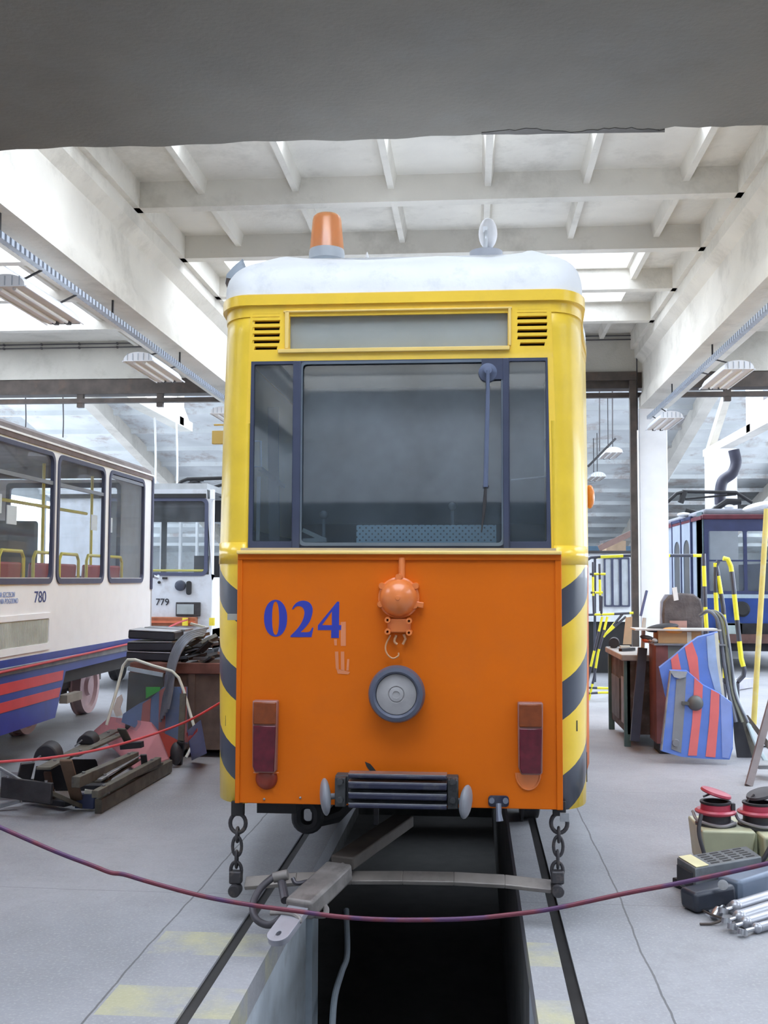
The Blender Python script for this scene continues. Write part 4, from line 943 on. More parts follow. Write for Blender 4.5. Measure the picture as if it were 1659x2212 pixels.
for x, d, z, lab, sd in ((-3.22, 7.75, 3.86, 'white strip lamp nearest the camera under the left girder', -1), (-3.17, 10.85, 3.92, 'middle white strip lamp under the left girder', -1), (-3.1, 14.3, 3.9, 'farthest white strip lamp under the left girder, beside the tram', -1),
                     (3.2, 11.6, 3.90, 'large white strip lamp nearest the camera under the right girder', 1), (3.1, 14.95, 3.88, 'smaller white strip lamp above the white column', 1)):
    fitting(x, d, z, lab, sd=sd)
# conduits on the cross wall
CON = M('conduit_dark', (0.07, 0.065, 0.07), .6, var=.2)
for k, yy in enumerate((743, 751)):
    a = P(0, yy, 16.3); r_ = P(1260, 736 + 8 * k, 16.3); e = P(1372 + 3 - 6 * k, 736 + 8 * k, 16.3)
    pts = [(XL + 1, a.y, a.z - .02), (e.x - .05, a.y, a.z - .02), (e.x, a.y, a.z - .08), (e.x, a.y, 3.9 - 0.02 * k)] if k == 0 else [(XL + 1, a.y, a.z - .02), (e.x, a.y, a.z - .02)]
    t = thing('wall_conduit', (0, a.y, a.z), ('upper' if k == 0 else 'lower') + ' thin dark conduit of the pair running along the cross wall', 'conduit')
    MB().tube(pts, .011, 6).build('pipe', CON, t)
    for x in range(-14, 2):
        xx = x * .62 + .3; MB().box(xx - .012, xx + .012, a.y - .014, a.y + .03, a.z - .035, a.z - .002).build('clip', CON, t)
# wires hanging in the rear hall, and the far small lamps
for i, (px, y0, y1, d) in enumerate(((53, 855, 930, 20), (134, 855, 945, 20), (333, 915, 1045, 20), (380, 935, 1060, 20))):
    a, b = P(px, y0 - 60, d), P(px + 2, y1, d)
    solo(MB().tube(bez([a, P(px + 3, (y0 + y1) / 2, d), b], 6), .012 if i < 2 else .02, 6), 'hanging_wire', CON if i < 2 else WHITEPAINT,
         ['thin dark wire hanging above the blue and white tram, leftmost', 'thin dark wire hanging above the blue and white tram, second from left', 'pale hanging cord left of its twin, above the tram end', 'pale hanging cord nearest the works tram'][i], 'wire', 'cords hanging from the rear roof')
for i, (px, py, d, s_) in enumerate(((1318, 985, 27.5, 1.0), (1286, 1035, 31, 1.0))):
    c = P(px, py, d)
    fitting(c.x, d - .8, c.z, ['grey strip lamp on a slanting pole seen between tram and gate post', 'smaller grey strip lamp half hidden behind the tram side'][i], 1.3, 1.5, hang=zr(d) - .05)
c0, c1 = P(1270, 1008, 24), P(1330, 947, 24)
solo(MB().bar(c0, c1, .05, .05), 'lamp_carrier', STEEL_DARK, 'dark slanting carrier rail above the grey strip lamp right of the tram', 'rail')
for px, y0, y1 in ((1295, 845, 975), (1323, 845, 950)):
    solo(MB().cyl(P(px, y0, 24), P(px, y1, 24), .015, seg=6), 'suspension_rod', CON, 'thin dark rod holding up the slanting lamp carrier', 'rod', 'rods holding the lamp carrier')
solo(MB().tube(bez([P(1585, 972, 22), P(1590, 1000, 22), P(1582, 1022, 22), P(1562, 1038, 22), P(1556, 1062, 22), P(1556, 1090, 22)], 6), .11, 14), 'exhaust_duct', M('duct_dark', (.035, .035, .06), .5, var=.2), 'dark bent duct going up beside the rear white pillar', 'duct')
c = P(1556, 1040, 23)
struct(MB().box(c.x - .28, c.x + .3, c.y - .2, c.y + .2, 0, 4.4), 'trim_20', WHITEPAINT)

# ================================================================== BLUE AND WHITE TRAM ON THE LEFT
XS = -3.555
def Ty(px, py=1250): return PX(px, py, XS).y
def Tz(px, py): return PX(px, py, XS).z
t780 = thing('passenger_tram', (XS - 1.2, 3.0, 0), 'white and blue passenger tram numbered 780 on the neighbouring left track', 'tram')
wins = [(Ty(120), Ty(222)), (Ty(232), Ty(308))]
wd_ = wins[0][1] - wins[0][0]; pit_ = wd_ + .14
wl = [(Ty(112) - wd_ - .02 - pit_ * k, Ty(112) - pit_ * k) for k in range(0, 6)] + wins
YE = Ty(326); YN = wl[5][0] - .4
ZW0, ZW1, ZB0, ZT = 1.585, 2.80, 0.95, 2.86
for xs_, nm in ((XS, 'body_side'), (XS - 2.4, 'body_side')):
    MB().plate([[(YN, ZB0), (YE, ZB0), (YE, ZT), (YN, ZT)]] + [rrect(a, b, ZW0, ZW1, .10) for a, b in wl], .03, (xs_ - .015 if xs_ == XS else xs_ + .015, 0, 0), (0, 1, 0), (0, 0, 1)).build(nm, TRAM_WHITE, t780)
WFR = M('tram_window_rubber', (0.07, 0.08, 0.14), .5, var=.1); CG = glass('clear_window_glass', (0.94, 0.96, 0.97), 0.07, (.5, .55, .6), .02, 0.6)
for a, b in wl:
    if b < 1.5: continue
    fr = MB().plate([rrect(a - .004, b + .004, ZW0 - .004, ZW1 + .004, .10), rrect(a + .035, b - .035, ZW0 + .045, ZW1 - .035, .07)], .035, (XS - .003, 0, 0), (0, 1, 0), (0, 0, 1)).build('window', WFR, t780)
    MB().box(XS - .018, XS - .014, a + .01, b - .01, ZW0 + .01, ZW1 - .01).build('pane', CG, fr)
    zz = 2.50 if b < wins[1][1] - .1 else 2.72
    MB().box(XS - .02, XS + .008, a + .03, b - .03, zz, zz + .035).build('sash_bar', M('sash_grey', (.22, .24, .28), .4, .3), fr)
    MB().box(XS - .02, XS + .01, a + .04, b - .04, ZW0 + .035, ZW0 + .055).build('sill', M('sill_grey', (.55, .56, .58), .4, .3), fr)
# rounded roof and brown gutter
bm = bmesh.new(); mb = MB(); mb.bm.free(); mb.bm = bm; rr_ = []
for y in (YN, YE, YE + .25):
    k_ = 1.0 if y <= YE else .86
    rr_.append([bm.verts.new((XS - 1.2 + 1.2 * k_ * math.cos(R(a)), y, ZT + .02 + (.22 if y <= YE else .17) * math.sin(R(a)) ** .8)) for a in range(0, 181, 12)])
for A, B in zip(rr_, rr_[1:]):
    for k in range(len(A) - 1): bm.faces.new([A[k], A[k + 1], B[k + 1], B[k]])
bm.faces.new(rr_[0]); bm.faces.new(rr_[-1][::-1])
mb.build('roof', M('tram_roof_brown', (.20, .17, .17), .7, var=.2), t780)
mb = MB(); mb.box(XS - .02, XS + .012, YN, YE, ZT - .035, ZT + .012); mb.build('gutter', M('gutter_brown', (.16, .12, .12), .6, var=.2), t780)
mb = MB(); mb.box(XS - .02, XS + .02, YN, YE + .02, ZT + .012, ZT + .03); mb.build('gutter_lip', TRAM_WHITE, t780)
# lower side: blue band, grey rubbing strip, blue skirt with red stripes
mb = MB(); mb.box(XS - .03, XS + .004, YN, YE, .885, ZB0); mb.build('blue_band', BLUE_PAINT, t780)
mb = MB(); mb.box(XS - .03, XS + .015, YN, YE - .05, .82, .885); mb.build('rubbing_strip', M('rubbing_strip_grey', (.20, .22, .25), .45, .2, var=.25, dirt=(.3, .3, .28), dirt_amt=.4), t780, bevel=.006)
ys = Ty(137, 1500)
mb = MB(); mb.prism([(XS - .03, YN, .33), (XS - .03, Ty(119, 1550), .33), (XS - .03, Ty(142, 1453), .74), (XS - .03, YE - .1, .76), (XS - .03, YE - .1, .82), (XS - .03, YN, .82)], (.03, 0, 0)); sk = mb.build('skirt', BLUE_PAINT, t780)
for z0, z1, a_, b_ in ((.665, .755, 139, 141), (.515, .60, 132, 136)):
    mb = MB(); mb.prism([(XS, YN, z0), (XS, Ty(a_), z0), (XS, Ty(b_), z1), (XS, YN, z1)], (.004, 0, 0)); mb.build('red_stripe', RED_PAINT, sk)
# vent panel on the side
pz0, pz1 = .98, Tz(60, 1327); py1 = Ty(108, 1380)
vp = MB().plate([rrect(py1 - 1.5, py1, pz0, pz1, .03), rrect(py1 - 1.42, py1 - .06, pz0 + .06, pz1 - .05, .02)], .02, (XS + .004, 0, 0), (0, 1, 0), (0, 0, 1)).build('vent_panel', TRAM_WHITE, t780)
mb = MB(); mb.box(XS, XS + .004, py1 - 1.42, py1 - .06, pz0 + .06, pz1 - .05)
for k in range(46): mb.box(XS + .004, XS + .008, py1 - 1.41 + k * .029, py1 - 1.397 + k * .029, pz0 + .07, pz1 - .06)
mb.build('vent_grille', M('vent_grille_grey', (.52, .54, .50), .5, var=.12, dirt=(.3, .25, .2), dirt_amt=.3), vp)
TXT = M('tram_lettering_blue', (.04, .07, .25), .5)
zt = Tz(85, 1301); mb = MB()
mb.text('780', Tz(85, 1278) * 1.0 - zt + .05, (XS + .003, Ty(73, 1290), zt), (0, 1, 0), (0, 0, 1), .001, .0, 1.25); mb.build('fleet_number', TXT, t780)
TX2 = M('tram_small_lettering', (.25, .35, .62), .5)
for body, px_end, py in (('GMINA SZCZECIN', 31, 1290), ('ZAJEZDNIA POGODNO', 38, 1304)):
    z_ = Tz(15, py); mb = MB(); mb.text(body, .062, (XS + .003, 0, z_), (0, 1, 0), (0, 0, 1), .001, 0, .8)
    mx = max(v.co.y for v in mb.bm.verts); dy = Ty(px_end, py) - mx
    for v in mb.bm.verts: v.co.y += dy
    mb.build('lettering', TX2, t780)
# interior
mb = MB(); mb.box(XS - 2.36, XS - .05, YN, YE, .86, .92); mb.build('floor_plate', M('tram_floor', (.12, .12, .13), .7), t780)
SEATR = M('seat_red', (.34, .03, .04), .5, var=.1); PIPEY = M('grab_rail_yellow', (.85, .70, .06), .35, var=.04)
for k, (a, b) in enumerate(wl):
    if b < 2.2: continue
    for xi, xx in enumerate((XS - .30, XS - 2.05)):
        for c in ((a + b) / 2 - .31, (a + b) / 2 + .33):
            s_ = MB().boxc((xx, c, 1.52), (.05, .50, .52), (0, 4, 0)).build('seat', SEATR, t780, bevel=.02)
            MB().boxc((xx - .2, c, 1.28), (.42, .50, .05)).build('seat_pan', SEATR, s_, bevel=.02)
            MB().tube([(xx + .05, c - .26, 1.1), (xx + .05, c - .26, 1.82), (xx + .05, c - .21, 1.88), (xx + .05, c + .21, 1.88), (xx + .05, c + .26, 1.82), (xx + .05, c + .26, 1.1)], .017, 8).build('seat_hoop', PIPEY, s_)
mb = MB(); mb.tube([(XS - .45, 0, 2.36), (XS - .45, YE - 1.0, 2.36)], .017, 8); mb.build('grab_rail', PIPEY, t780)
for px in (92, 197): 
    y_ = PX(px, 1150, XS - .45).y; MB().tube([(XS - .45, y_, .92), (XS - .45, y_, 2.8)], .017, 8).build('grab_pole', PIPEY, t780)
for px, py, w__ in ((31, 1111, .19), (208, 1128, .17), (241, 1133, .17), (-2, 1085, .19)):
    y_ = Ty(px, py); z_ = Tz(px, py); MB().box(XS - .028, XS - .02, y_ - w__ / 2, y_ + w__ / 2, z_ - .085, z_ + .075).build('notice', TRAM_WHITE, t780)
y_ = PX(58, 1160, XS - .5).y; MB().boxc((XS - .6, y_, 1.8), (.4, .07, .8), (0, 0, 10)).build('seat_back', M('seat_grey', (.12, .14, .15), .6), t780, bevel=.03)
# end of the car: bevelled corner with a dark tall window
ec = [(XS, YE), (XS - .16, YE + .22), (XS - 2.24, YE + .22), (XS - 2.4, YE)]
for i in range(3):
    (xa_, ya_), (xb_, yb_) = ec[i], ec[i + 1]
    u = Vector((xb_ - xa_, yb_ - ya_, 0)); ln = u.length; h0 = .02 if i != 1 else .3
    MB().plate([[(0, .82), (ln, .82), (ln, ZT), (0, ZT)], rrect(h0 + .02, ln - h0 - .02, 1.62, 2.78, .04)], .03, (xa_, ya_, 0), u, (0, 0, 1)).build('end_panel', M('tram_end_grey_white', (.55, .58, .62), .4) if i != 1 else TRAM_WHITE, t780)
    MB().plate([rrect(h0 - .0, ln - h0, 1.58, 2.82, .05), rrect(h0 + .05, ln - h0 - .05, 1.66, 2.76, .04)], .045, (xa_, ya_, 0), u, (0, 0, 1)).build('end_window', WFR, t780)
MB().box(XS - .03, XS + .02, YE - .04, YE + .02, 1.5, ZT).build('corner_post', WFR, t780, bevel=.01)
MB().tube([(XS + .02, YE + .02, 1.66), (XS + .05, YE + .1, 1.64), (XS + .03, YE + .2, 1.66)], .02, 8).build('end_handle', GALV, t780)
# bogie
DUST = M('chalky_wheel', (.50, .38, .40), .7, var=.12); 
for d in (12.64, 10.87):
    y_ = d + Y0
    for xx in (-4.28, -5.72):
        w_ = MB().lathe([(0, -.02), (.10, -.02), (.12, .02), (.24, .03), (.26, -.01), (.325, -.01), (.325, .09), (.35, .10), (.35, .12), (0, .12)], (xx, y_, .335), (-1 if xx > -5 else 1, 0, 0), seg=36).build('wheel', DUST if xx > -5 else STEEL_DARK, t780)
    MB().cyl((-4.3, y_, .335), (-5.7, y_, .335), .07).build('axle', STEEL_DARK, t780)
mb = MB(); mb.box(-4.45, -4.38, 5.1, 8.2, .35, .55); mb.box(-5.62, -5.55, 5.1, 8.2, .35, .55); mb.box(-5.6, -4.4, 6.4, 6.8, .3, .6); mb.boxc((-4.6, 6.0, .45), (.3, .5, .35)); mb.boxc((-4.6, 7.1, .45), (.3, .3, .35))
mb.build('bogie_frame', M('bogie_dirty', (.05, .045, .045), .8, var=.4), t780)
MB().box(XS - 2.35, XS - .05, YN, YE, .62, .86).build('underfloor', BLACK, t780)
MB().box(XS - 2.3, XS - .1, YN, 4.6, .38, .62).build('underfloor_box', BLACK, t780)
MB().box(XS - .10, XS - .02, 5.0, 5.4, .42, .5).build('brake_shoe', M('dusty_iron', (.3, .26, .22), .8), t780)

# ================================================================== TRAM 779 BEHIND IT
D9 = 15.2; y9 = D9 + Y0
xc = -4.62
def g2(px, py): p = P(px, py, D9); return (p.x, p.z)
t779 = thing('passenger_tram', (xc, y9, 0), 'white tram numbered 779 facing us behind the end of tram 780', 'tram')
xl, xr = xc - 1.2, xc + 1.2
w0, w1 = g2(446, 1241), g2(446, 1078)
pw0 = w0[0] - 1.55
outer = [(xl + .02, .62), (xr - .02, .62), (xr, 1.6), (xr - .1, 2.93), (xl + .1, 2.93), (xl, 1.6)]
MB().plate([outer, rrect(pw0, w0[0], w0[1], w1[1], .08), rrect(w0[0] + .06, xr - .1, w0[1] + .0, w1[1], .06)], .04, (0, y9, 0)).build('front', M('tram_front_white', (.62, .66, .72), .4, var=.05, dirt=(.35, .33, .33), dirt_amt=.4), t779)
fr = MB().plate([rrect(pw0 - .02, w0[0] + .02, w0[1] - .02, w1[1] + .02, .09), rrect(pw0 + .03, w0[0] - .03, w0[1] + .03, w1[1] - .03, .06)], .06, (0, y9 - .005, 0)).build('windscreen_seal', WFR, t779)
MB().box(pw0, w0[0], y9 + .005, y9 + .01, w0[1], w1[1]).build('windscreen', CG, fr)
MB().box(w0[0] + .06, xr - .1, y9 + .005, y9 + .01, w0[1], w1[1]).build('corner_window', CG, t779)
a, b = g2(338, 1076), g2(470, 1066); MB().box(xl + .1, xr - .1, y9 - .05, y9 + .02, a[1], a[1] + .06).build('visor_strip', BLACK, t779)
mb = MB(); mb.box(xl + .1, xr - .1, y9 + .02, y9 + 10, 2.93, 3.02); mb.build('roof', M('tram_roof_grey', (.45, .48, .5), .6), t779)
mb = MB(); mb.box(xl, xl + .04, y9, y9 + 10, .62, 1.65); mb.box(xr - .04, xr, y9, y9 + 10, .62, 1.65)
for k in range(8):
    for xx in (xl, xr - .05): mb.box(xx, xx + .05, y9 + k * 1.35, y9 + k * 1.35 + .1, 1.65, 2.93)
mb.build('side_walls', TRAM_WHITE, t779)
MB().box(xl, xr, y9 + .05, y9 + 10, .6, .9).build('floor_plate', BLACK, t779)
mb = MB(); mb.box(xl + .1, xl + .8, y9 + 1.8, y9 + 1.85, .9, 2.9); mb.box(xr - .75, xr - .1, y9 + 1.8, y9 + 1.85, .9, 2.0); mb.box(xl + .1, xr - .1, y9 + 1.8, y9 + 1.85, 2.55, 2.9); mb.box(xc - .1, xc - .02, y9 + 1.8, y9 + 1.85, .9, 2.9)
mb.build('cab_partition', M('cab_partition_dark', (.05, .05, .055), .8), t779)
MB().tube([(xl + .2, y9 + .5, 1.75), (xr - .2, y9 + .5, 1.75)], .018, 8).build('grab_rail', PIPEY, t779)
MB().box(xc - .9, xc - .35, y9 + .04, y9 + .06, 2.3, 2.4).build('route_box', BLACK, t779)
q = P(389, 1265, D9 - .05); MB().lathe([(0, -.03), (.06, -.03), (.075, -.02), (.08, .04), (0, .04)], q, (0, 1, 0)).build('headlamp', M('headlamp_dark', (.05, .06, .09), .3), t779)
q = P(408, 1270, D9 - .05); MB().plate([rrect(-.035, .035, -.1, .1, .034)], .04, q).build('side_marker', BLACK, t779)
q = P(344, 1258, D9 - .03); MB().lathe([(0, -.02), (.02, -.02), (.02, .03), (0, .03)], q, (0, 1, 0)).build('small_lamp', BLACK, t779)
q = P(356, 1249, D9 - .03); MB().boxc(q, (.07, .03, .03)).build('front_handle', BLACK, t779)
a, b = P(336, 1307, D9 - .03), P(373, 1294, D9 - .03); mb = MB(); mb.text('779', .135, (a.x, a.y, a.z), (1, 0, 0), (0, 0, 1), .001, .0015, 1.0); mb.build('fleet_number', M('lettering_black', (.02, .02, .03), .5), t779)
a, b = P(379, 1331, D9 - .06), P(432, 1301, D9 - .06)
bx = MB().box(a.x, b.x, a.y, a.y + .08, a.z, b.z).build('number_frame', STEEL_DARK, t779, bevel=.01)
MB().box(a.x + .02, b.x - .09, a.y - .006, a.y + .0, a.z + .03, b.z - .03).build('grey_plate', M('plate_grey_blue', (.35, .4, .42), .4), bx)
a, b = P(330, 1352, D9 - .15), P(480, 1334, D9 - .15); mb = MB(); mb.box(xl + .2, xr - .2, a.y, a.y + .15, a.z, b.z); bb = mb.build('bumper', M('bumper_brown_orange', (.33, .11, .05), .6, var=.3), t779, bevel=.01)
mb = MB(); mb.box(xl + .2, xr - .2, a.y - .02, a.y, (a.z + b.z) / 2 - .02, (a.z + b.z) / 2 + .01); mb.build('bumper_groove', M('bumper_red', (.6, .16, .08), .5), bb)
for px in (400, 458): q = P(px, 1343, D9 - .2); MB().boxc(q, (.07, .06, .11)).build('bumper_block', PIPEY, bb)
for x_ in (xc - .72, xc + .72): MB().lathe([(0, -.06), (.33, -.06), (.33, .06), (0, .06)], (x_, y9 + 1.6, .33), (1, 0, 0)).build('wheel', STEEL_DARK, t779)
for x_ in (xc - .72, xc + .72): MB().lathe([(0, -.06), (.33, -.06), (.33, .06), (0, .06)], (x_, y9 + 8.0, .33), (1, 0, 0)).build('wheel', STEEL_DARK, t779)
def pantograph(parent, pts_list, r, z0):
    for pts, rr, nm in pts_list: MB().tube(pts, rr, 8).build(nm, BLACK, parent)
DP = 16.6
pantograph(t779, [([P(380, 1055, DP), P(392, 1040, DP), P(405, 1035, DP), P(540, 1031, DP)], .03, 'pantograph_horn'), ([P(408, 1048, DP), P(420, 1042, DP), P(470, 1066, DP), P(480, 1070, DP)], .045, 'pantograph_arm'),
                  ([P(406, 1055, DP), P(412, 1040, DP), P(440, 1037, DP)], .02, 'pantograph_strut'), ([P(440, 1072, DP), P(462, 1052, DP), P(500, 1042, DP)], .025, 'pantograph_strut')], .03, 3)
q = P(342, 1054, 16.2); MB().boxc(q, (.16, .5, .10), (0, 10, 0)).build('roof_box', TRAM_WHITE, t779, bevel=.02)

# ================================================================== BLUE VETERAN TRAM, RIGHT REAR
DV = 20.0; yv = DV + Y0
VB = M('veteran_blue', (.02, .06, .26), .35, var=.1); VG = M('veteran_grey_blue', (.36, .42, .52), .45, var=.06); VR = M('veteran_maroon', (.13, .02, .035), .5, var=.2); VD = M('veteran_navy_trim', (.035, .045, .12), .4, var=.15)
a0 = P(1522, 1250, DV); XV0 = a0.x; XV1 = XV0 + 2.15
def v2(px, py): p = P(px, py, DV); return (p.x, p.z)
tv = thing('veteran_tram', ((XV0 + XV1) / 2, yv, 0), 'old dark blue tram with a maroon roof edge parked at the right rear', 'tram')
ztop = v2(1560, 1122)[1]; zw0 = v2(1560, 1286)[1]; zw1 = v2(1560, 1133)[1]; zbot = v2(1560, 1396)[1]
ww = (XV1 - XV0 - .12) / 3
MB().plate([[(XV0, zw0 - .02), (XV1, zw0 - .02), (XV1, ztop), (XV0, ztop)]] + [rrect(XV0 + .08 + (XV1 - XV0 - .1) * k / 3, XV0 + .02 + (XV1 - XV0 - .1) * (k + 1) / 3, zw0 + .08, zw1 - .12, .03) for k in range(3)], .05, (0, yv, 0)).build('cab_front', VD, tv)
for k in range(3): 
    x0_ = XV0 + .08 + (XV1 - XV0 - .1) * k / 3; x1_ = XV0 + .02 + (XV1 - XV0 - .1) * (k + 1) / 3
    p_ = MB().box(x0_, x1_, yv, yv + .008, zw0 + .08, zw1 - .12).build('cab_window', CG, tv)
    MB().box(x0_, x1_, yv - .012, yv + .012, zw0 + .62, zw0 + .65).build('window_bar', VD, p_)
MB().box(XV0 - .04, XV1 + .04, yv - .08, yv + .1, ztop - .0, ztop + .09).build('roof_edge', VR, tv, bevel=.02)
MB().box(XV0 - .0, XV1 + .0, yv - .03, yv, zw0 - .05, zw0 + .02).build('belt_rail', M('belt_grey_blue', (.4, .5, .58), .4), tv)
MB().box(XV0, XV1, yv - .02, yv + .05, zbot, zw0 - .03).build('apron', VB, tv, bevel=.02)
MB().box(XV0, XV1, yv - .0, yv + 9, .85, 1.0).build('floor_frame', BLACK, tv)
MB().box(XV0 + .2, XV1 - .2, yv - .1, yv + 9, .35, .85).build('running_gear', M('running_gear_black', (.02, .02, .025), .8, var=.4), tv)
MB().box(XV0 + .1, XV1 - .1, yv - .25, yv - .1, .5, .66).build('buffer_beam', M('buffer_brown', (.12, .06, .05), .7, var=.3), tv)
q = P(1603, 1316, DV - .1); MB().lathe([(0, -.05), (.10, -.05), (.14, -.02), (.14, .06), (0, .06)], q, (0, 1, 0)).build('headlamp', BLACK, tv)
a, b = P(1556, 1382, DV - .1), P(1603, 1346, DV - .1); bx = MB().box(a.x, b.x, a.y, a.y + .1, a.z, b.z).build('plate_box', M('box_dark_green_grey', (.12, .15, .15), .5), tv)
MB().box(a.x + .04, b.x - .06, a.y - .01, a.y, a.z + .05, b.z - .04).build('pale_plate', M('pale_plate_grey', (.45, .55, .55), .4), bx)
# side towards the camera: grey-blue waist, double doors with arched panes
XSV = XV0
def SV(px, py): return PX(px, py, XSV)
ye_ = yv + 9
zt2 = ztop + .02
MB().plate([[(yv + .6, 1.0), (ye_, 1.0), (ye_, zt2), (yv + .6, zt2)]] + [rrect(yv + 4.6 + k * 1.2, yv + 5.6 + k * 1.2, 1.7, 2.8, .05) for k in range(3)], .04, (XSV, 0, 0), (0, 1, 0), (0, 0, 1)).build('side_panel', VG, tv)
MB().plate([[(yv, 1.0), (yv + .6, 1.0), (yv + .6, zt2), (yv, zt2)], rrect(yv + .06, yv + .54, 1.25, 2.9, .04)], .04, (XSV, 0, 0), (0, 1, 0), (0, 0, 1)).build('entrance_frame', M('veteran_teal', (.10, .15, .17), .5), tv)
for k in range(2):
    y0_ = yv + .95 + k * .98; 
    dr = MB().plate([[(y0_, 1.02), (y0_ + .92, 1.02), (y0_ + .92, 2.78), (y0_, 2.78)], [(y0_ + .16, 1.3), (y0_ + .76, 1.3), (y0_ + .76, 2.2)] + [(y0_ + .46 + .30 * math.cos(R(a_)), 2.2 + .22 * math.sin(R(a_))) for a_ in range(15, 180, 15)] + [(y0_ + .16, 2.2)]], .05, (XSV - .02, 0, 0), (0, 1, 0), (0, 0, 1)).build('door_leaf', VG, tv)
    MB().box(XSV - .03, XSV - .0, y0_ + .1, y0_ + .8, 1.25, 2.45).build('door_pane', M('door_dark_pane', (.10, .11, .12), .3), dr)
    for yy in (y0_ - .03, y0_ + .92): MB().box(XSV - .06, XSV - .02, yy, yy + .05, 1.0, 2.84).build('door_strip', VD, dr)
MB().box(XSV - .06, XSV - .02, yv + .9, yv + 2.95, 2.80, 2.86).build('door_header', VD, tv)
MB().box(XSV - .05, XSV + .02, yv, ye_, ztop + .0, ztop + .07).build('side_roof_edge', VR, tv)
mb = MB(); mb.box(XV0, XV1, yv, ye_, ztop + .07, ztop + .2); mb.build('roof', M('veteran_roof_grey', (.25, .26, .3), .7), tv, bevel=.05)
MB().box(XV1 - .04, XV1, yv, ye_, 1.0, 2.0).build('far_side', VD, tv)
# roof gear
DG = 21.5
for pts, rr, nm in (([P(1440, 1086, DG), P(1462, 1066, DG), P(1480, 1062, DG), P(1590, 1064, DG), P(1612, 1078, DG), P(1625, 1086, DG)], .035, 'pantograph_horn'), ([P(1480, 1078, DG), P(1590, 1068, DG)], .02, 'pantograph_bar'),
                    ([P(1480, 1102, DG), P(1510, 1110, DG), P(1535, 1106, DG), P(1560, 1090, DG), P(1600, 1084, DG)], .05, 'pantograph_arm'), ([P(1545, 1100, DG), P(1570, 1083, DG), P(1600, 1084, DG)], .06, 'pantograph_arm'), ([P(1470, 1086, DG), P(1480, 1060, DG)], .06, 'pantograph_end')):
    MB().tube(pts, rr, 8).build(nm, BLACK, tv)
for px, py, sx in ((1478, 1112, .14), (1575, 1095, .10)): MB().ball(P(px, py, DG), 1, (sx, .12, .05)).build('insulator', TRAM_WHITE, tv)
solo(MB().ball(P(1635, 1094, 17.5), 1, (.20, .5, .06), rot=(0, -14, 0)), 'roof_lamp_shade', TRAM_WHITE, 'white oval lamp shade lying above the old blue tram roof', 'lamp')
# white tram seen between works tram and gate post
DW = 19.0
tw = thing('white_tram', (P(1320, 1250, DW).x, DW + Y0, 0), 'white tram end with a folding door seen left of the gate post', 'tram')
a, b = P(1262, 1360, DW), P(1372, 1196, DW)
MB().box(a.x - .3, b.x + .05, a.y, a.y + .06, .9, b.z).build('end_wall', M('bright_tram_white', (.82, .86, .9), .4), tw)
for x0_, x1_, y0_, y1_ in ((1308, 1322, 1206, 1309), (1325, 1339, 1206, 1309), (1343, 1359, 1206, 1309)):
    p0, p1 = P(x0_, y1_, DW - .1), P(x1_, y0_, DW - .1)
    lf = MB().plate([rrect(p0.x - .015, p1.x + .015, p0.z - .015, p1.z + .015, .02), rrect(p0.x + .012, p1.x - .012, p0.z + .012, p1.z - .012, .02)], .04, (0, p0.y + .06, 0)).build('door_leaf', WFR, tw)
    MB().box(p0.x, p1.x, p0.y + .06, p0.y + .07, p0.z, p1.z).build('door_panel', M('leaf_pale_grey', (.55, .60, .65), .4), lf)
MB().box(a.x - .3, b.x + .05, a.y - .08, a.y + 4, b.z, b.z + .05).build('cornice', CON, tw)
mb = MB(); mb.box(a.x - .2, b.x, a.y + .1, a.y + 3, .0, .9); mb.build('running_gear', BLACK, tw)
for x0_, y0_, x1_, y1_, wdt, lab in ((1294, 1185, 1368, 1150, .10, 'reddish slanting roof pole above the white tram end'), (1296, 1172, 1366, 1158, .05, 'grey slanting roof pole above the white tram end')):
    solo(MB().bar(P(x0_, y0_, DW), P(x1_, y1_, DW), wdt, wdt), 'trolley_pole', M('pole_dusty_red', (.30, .20, .18), .7) if wdt > .06 else STEEL_GREY, lab, 'pole')
a, b = P(1310, 1196, DW + 5), P(1352, 1168, DW + 5); solo(MB().box(a.x, b.x, a.y, a.y + 1, .0, b.z), 'crate', M('plywood_brown', (.42, .30, .20), .8), 'plywood coloured crate standing behind the white tram end', 'crate')

# ================================================================== SCRAP AND PARTS ON THE LEFT
def zbar(a, b, wd, th, name='steel_bar', mat=None, up=(0, 0, 1), parent=None, bevel=.004):
    p, q = PZ(*a), PZ(*b)
    return MB().bar(p, q, wd, th, up).build(name, mat or STEEL_OLIVE, parent, bevel=bevel)
bl = P(300, 1640, 9.75); br = P(500, 1640, 9.75)
bx0, bx1, by0 = -2.78, -1.62, 9.7 + Y0
bn = thing('scrap_bin', ((bx0 + bx1) / 2, by0, 0), 'rusty steel bin full of scrap standing between the two trams', 'bin')
mb = MB(); mb.box(bx0, bx1, by0, by0 + .02, .05, .80); mb.box(bx0, bx1, by0 + 1.2, by0 + 1.22, .05, .80); mb.box(bx0, bx0 + .02, by0, by0 + 1.2, .05, .8); mb.box(bx1 - .02, bx1, by0, by0 + 1.2, .05, .8); mb.box(bx0, bx1, by0, by0 + 1.2, .05, .07)
mb.build('bin_body', RUST, bn)
mb = MB(); mb.box(bx0 - .03, bx1 + .03, by0 - .04, by0 + .02, .76, .86); mb.box(bx0 - .03, bx0 + .02, by0, by0 + 1.2, .76, .86); mb.box(bx1 - .02, bx1 + .03, by0, by0 + 1.2, .76, .86)
mb.build('rim', M('rusty_red_rim', (.17, .07, .055), .8, var=.4), bn, bevel=.008)
for x in (bx0 + .1, bx0 + .55, bx1 - .1): MB().box(x - .03, x + .03, by0 - .025, by0, .05, .76).build('rib', RUST, bn)
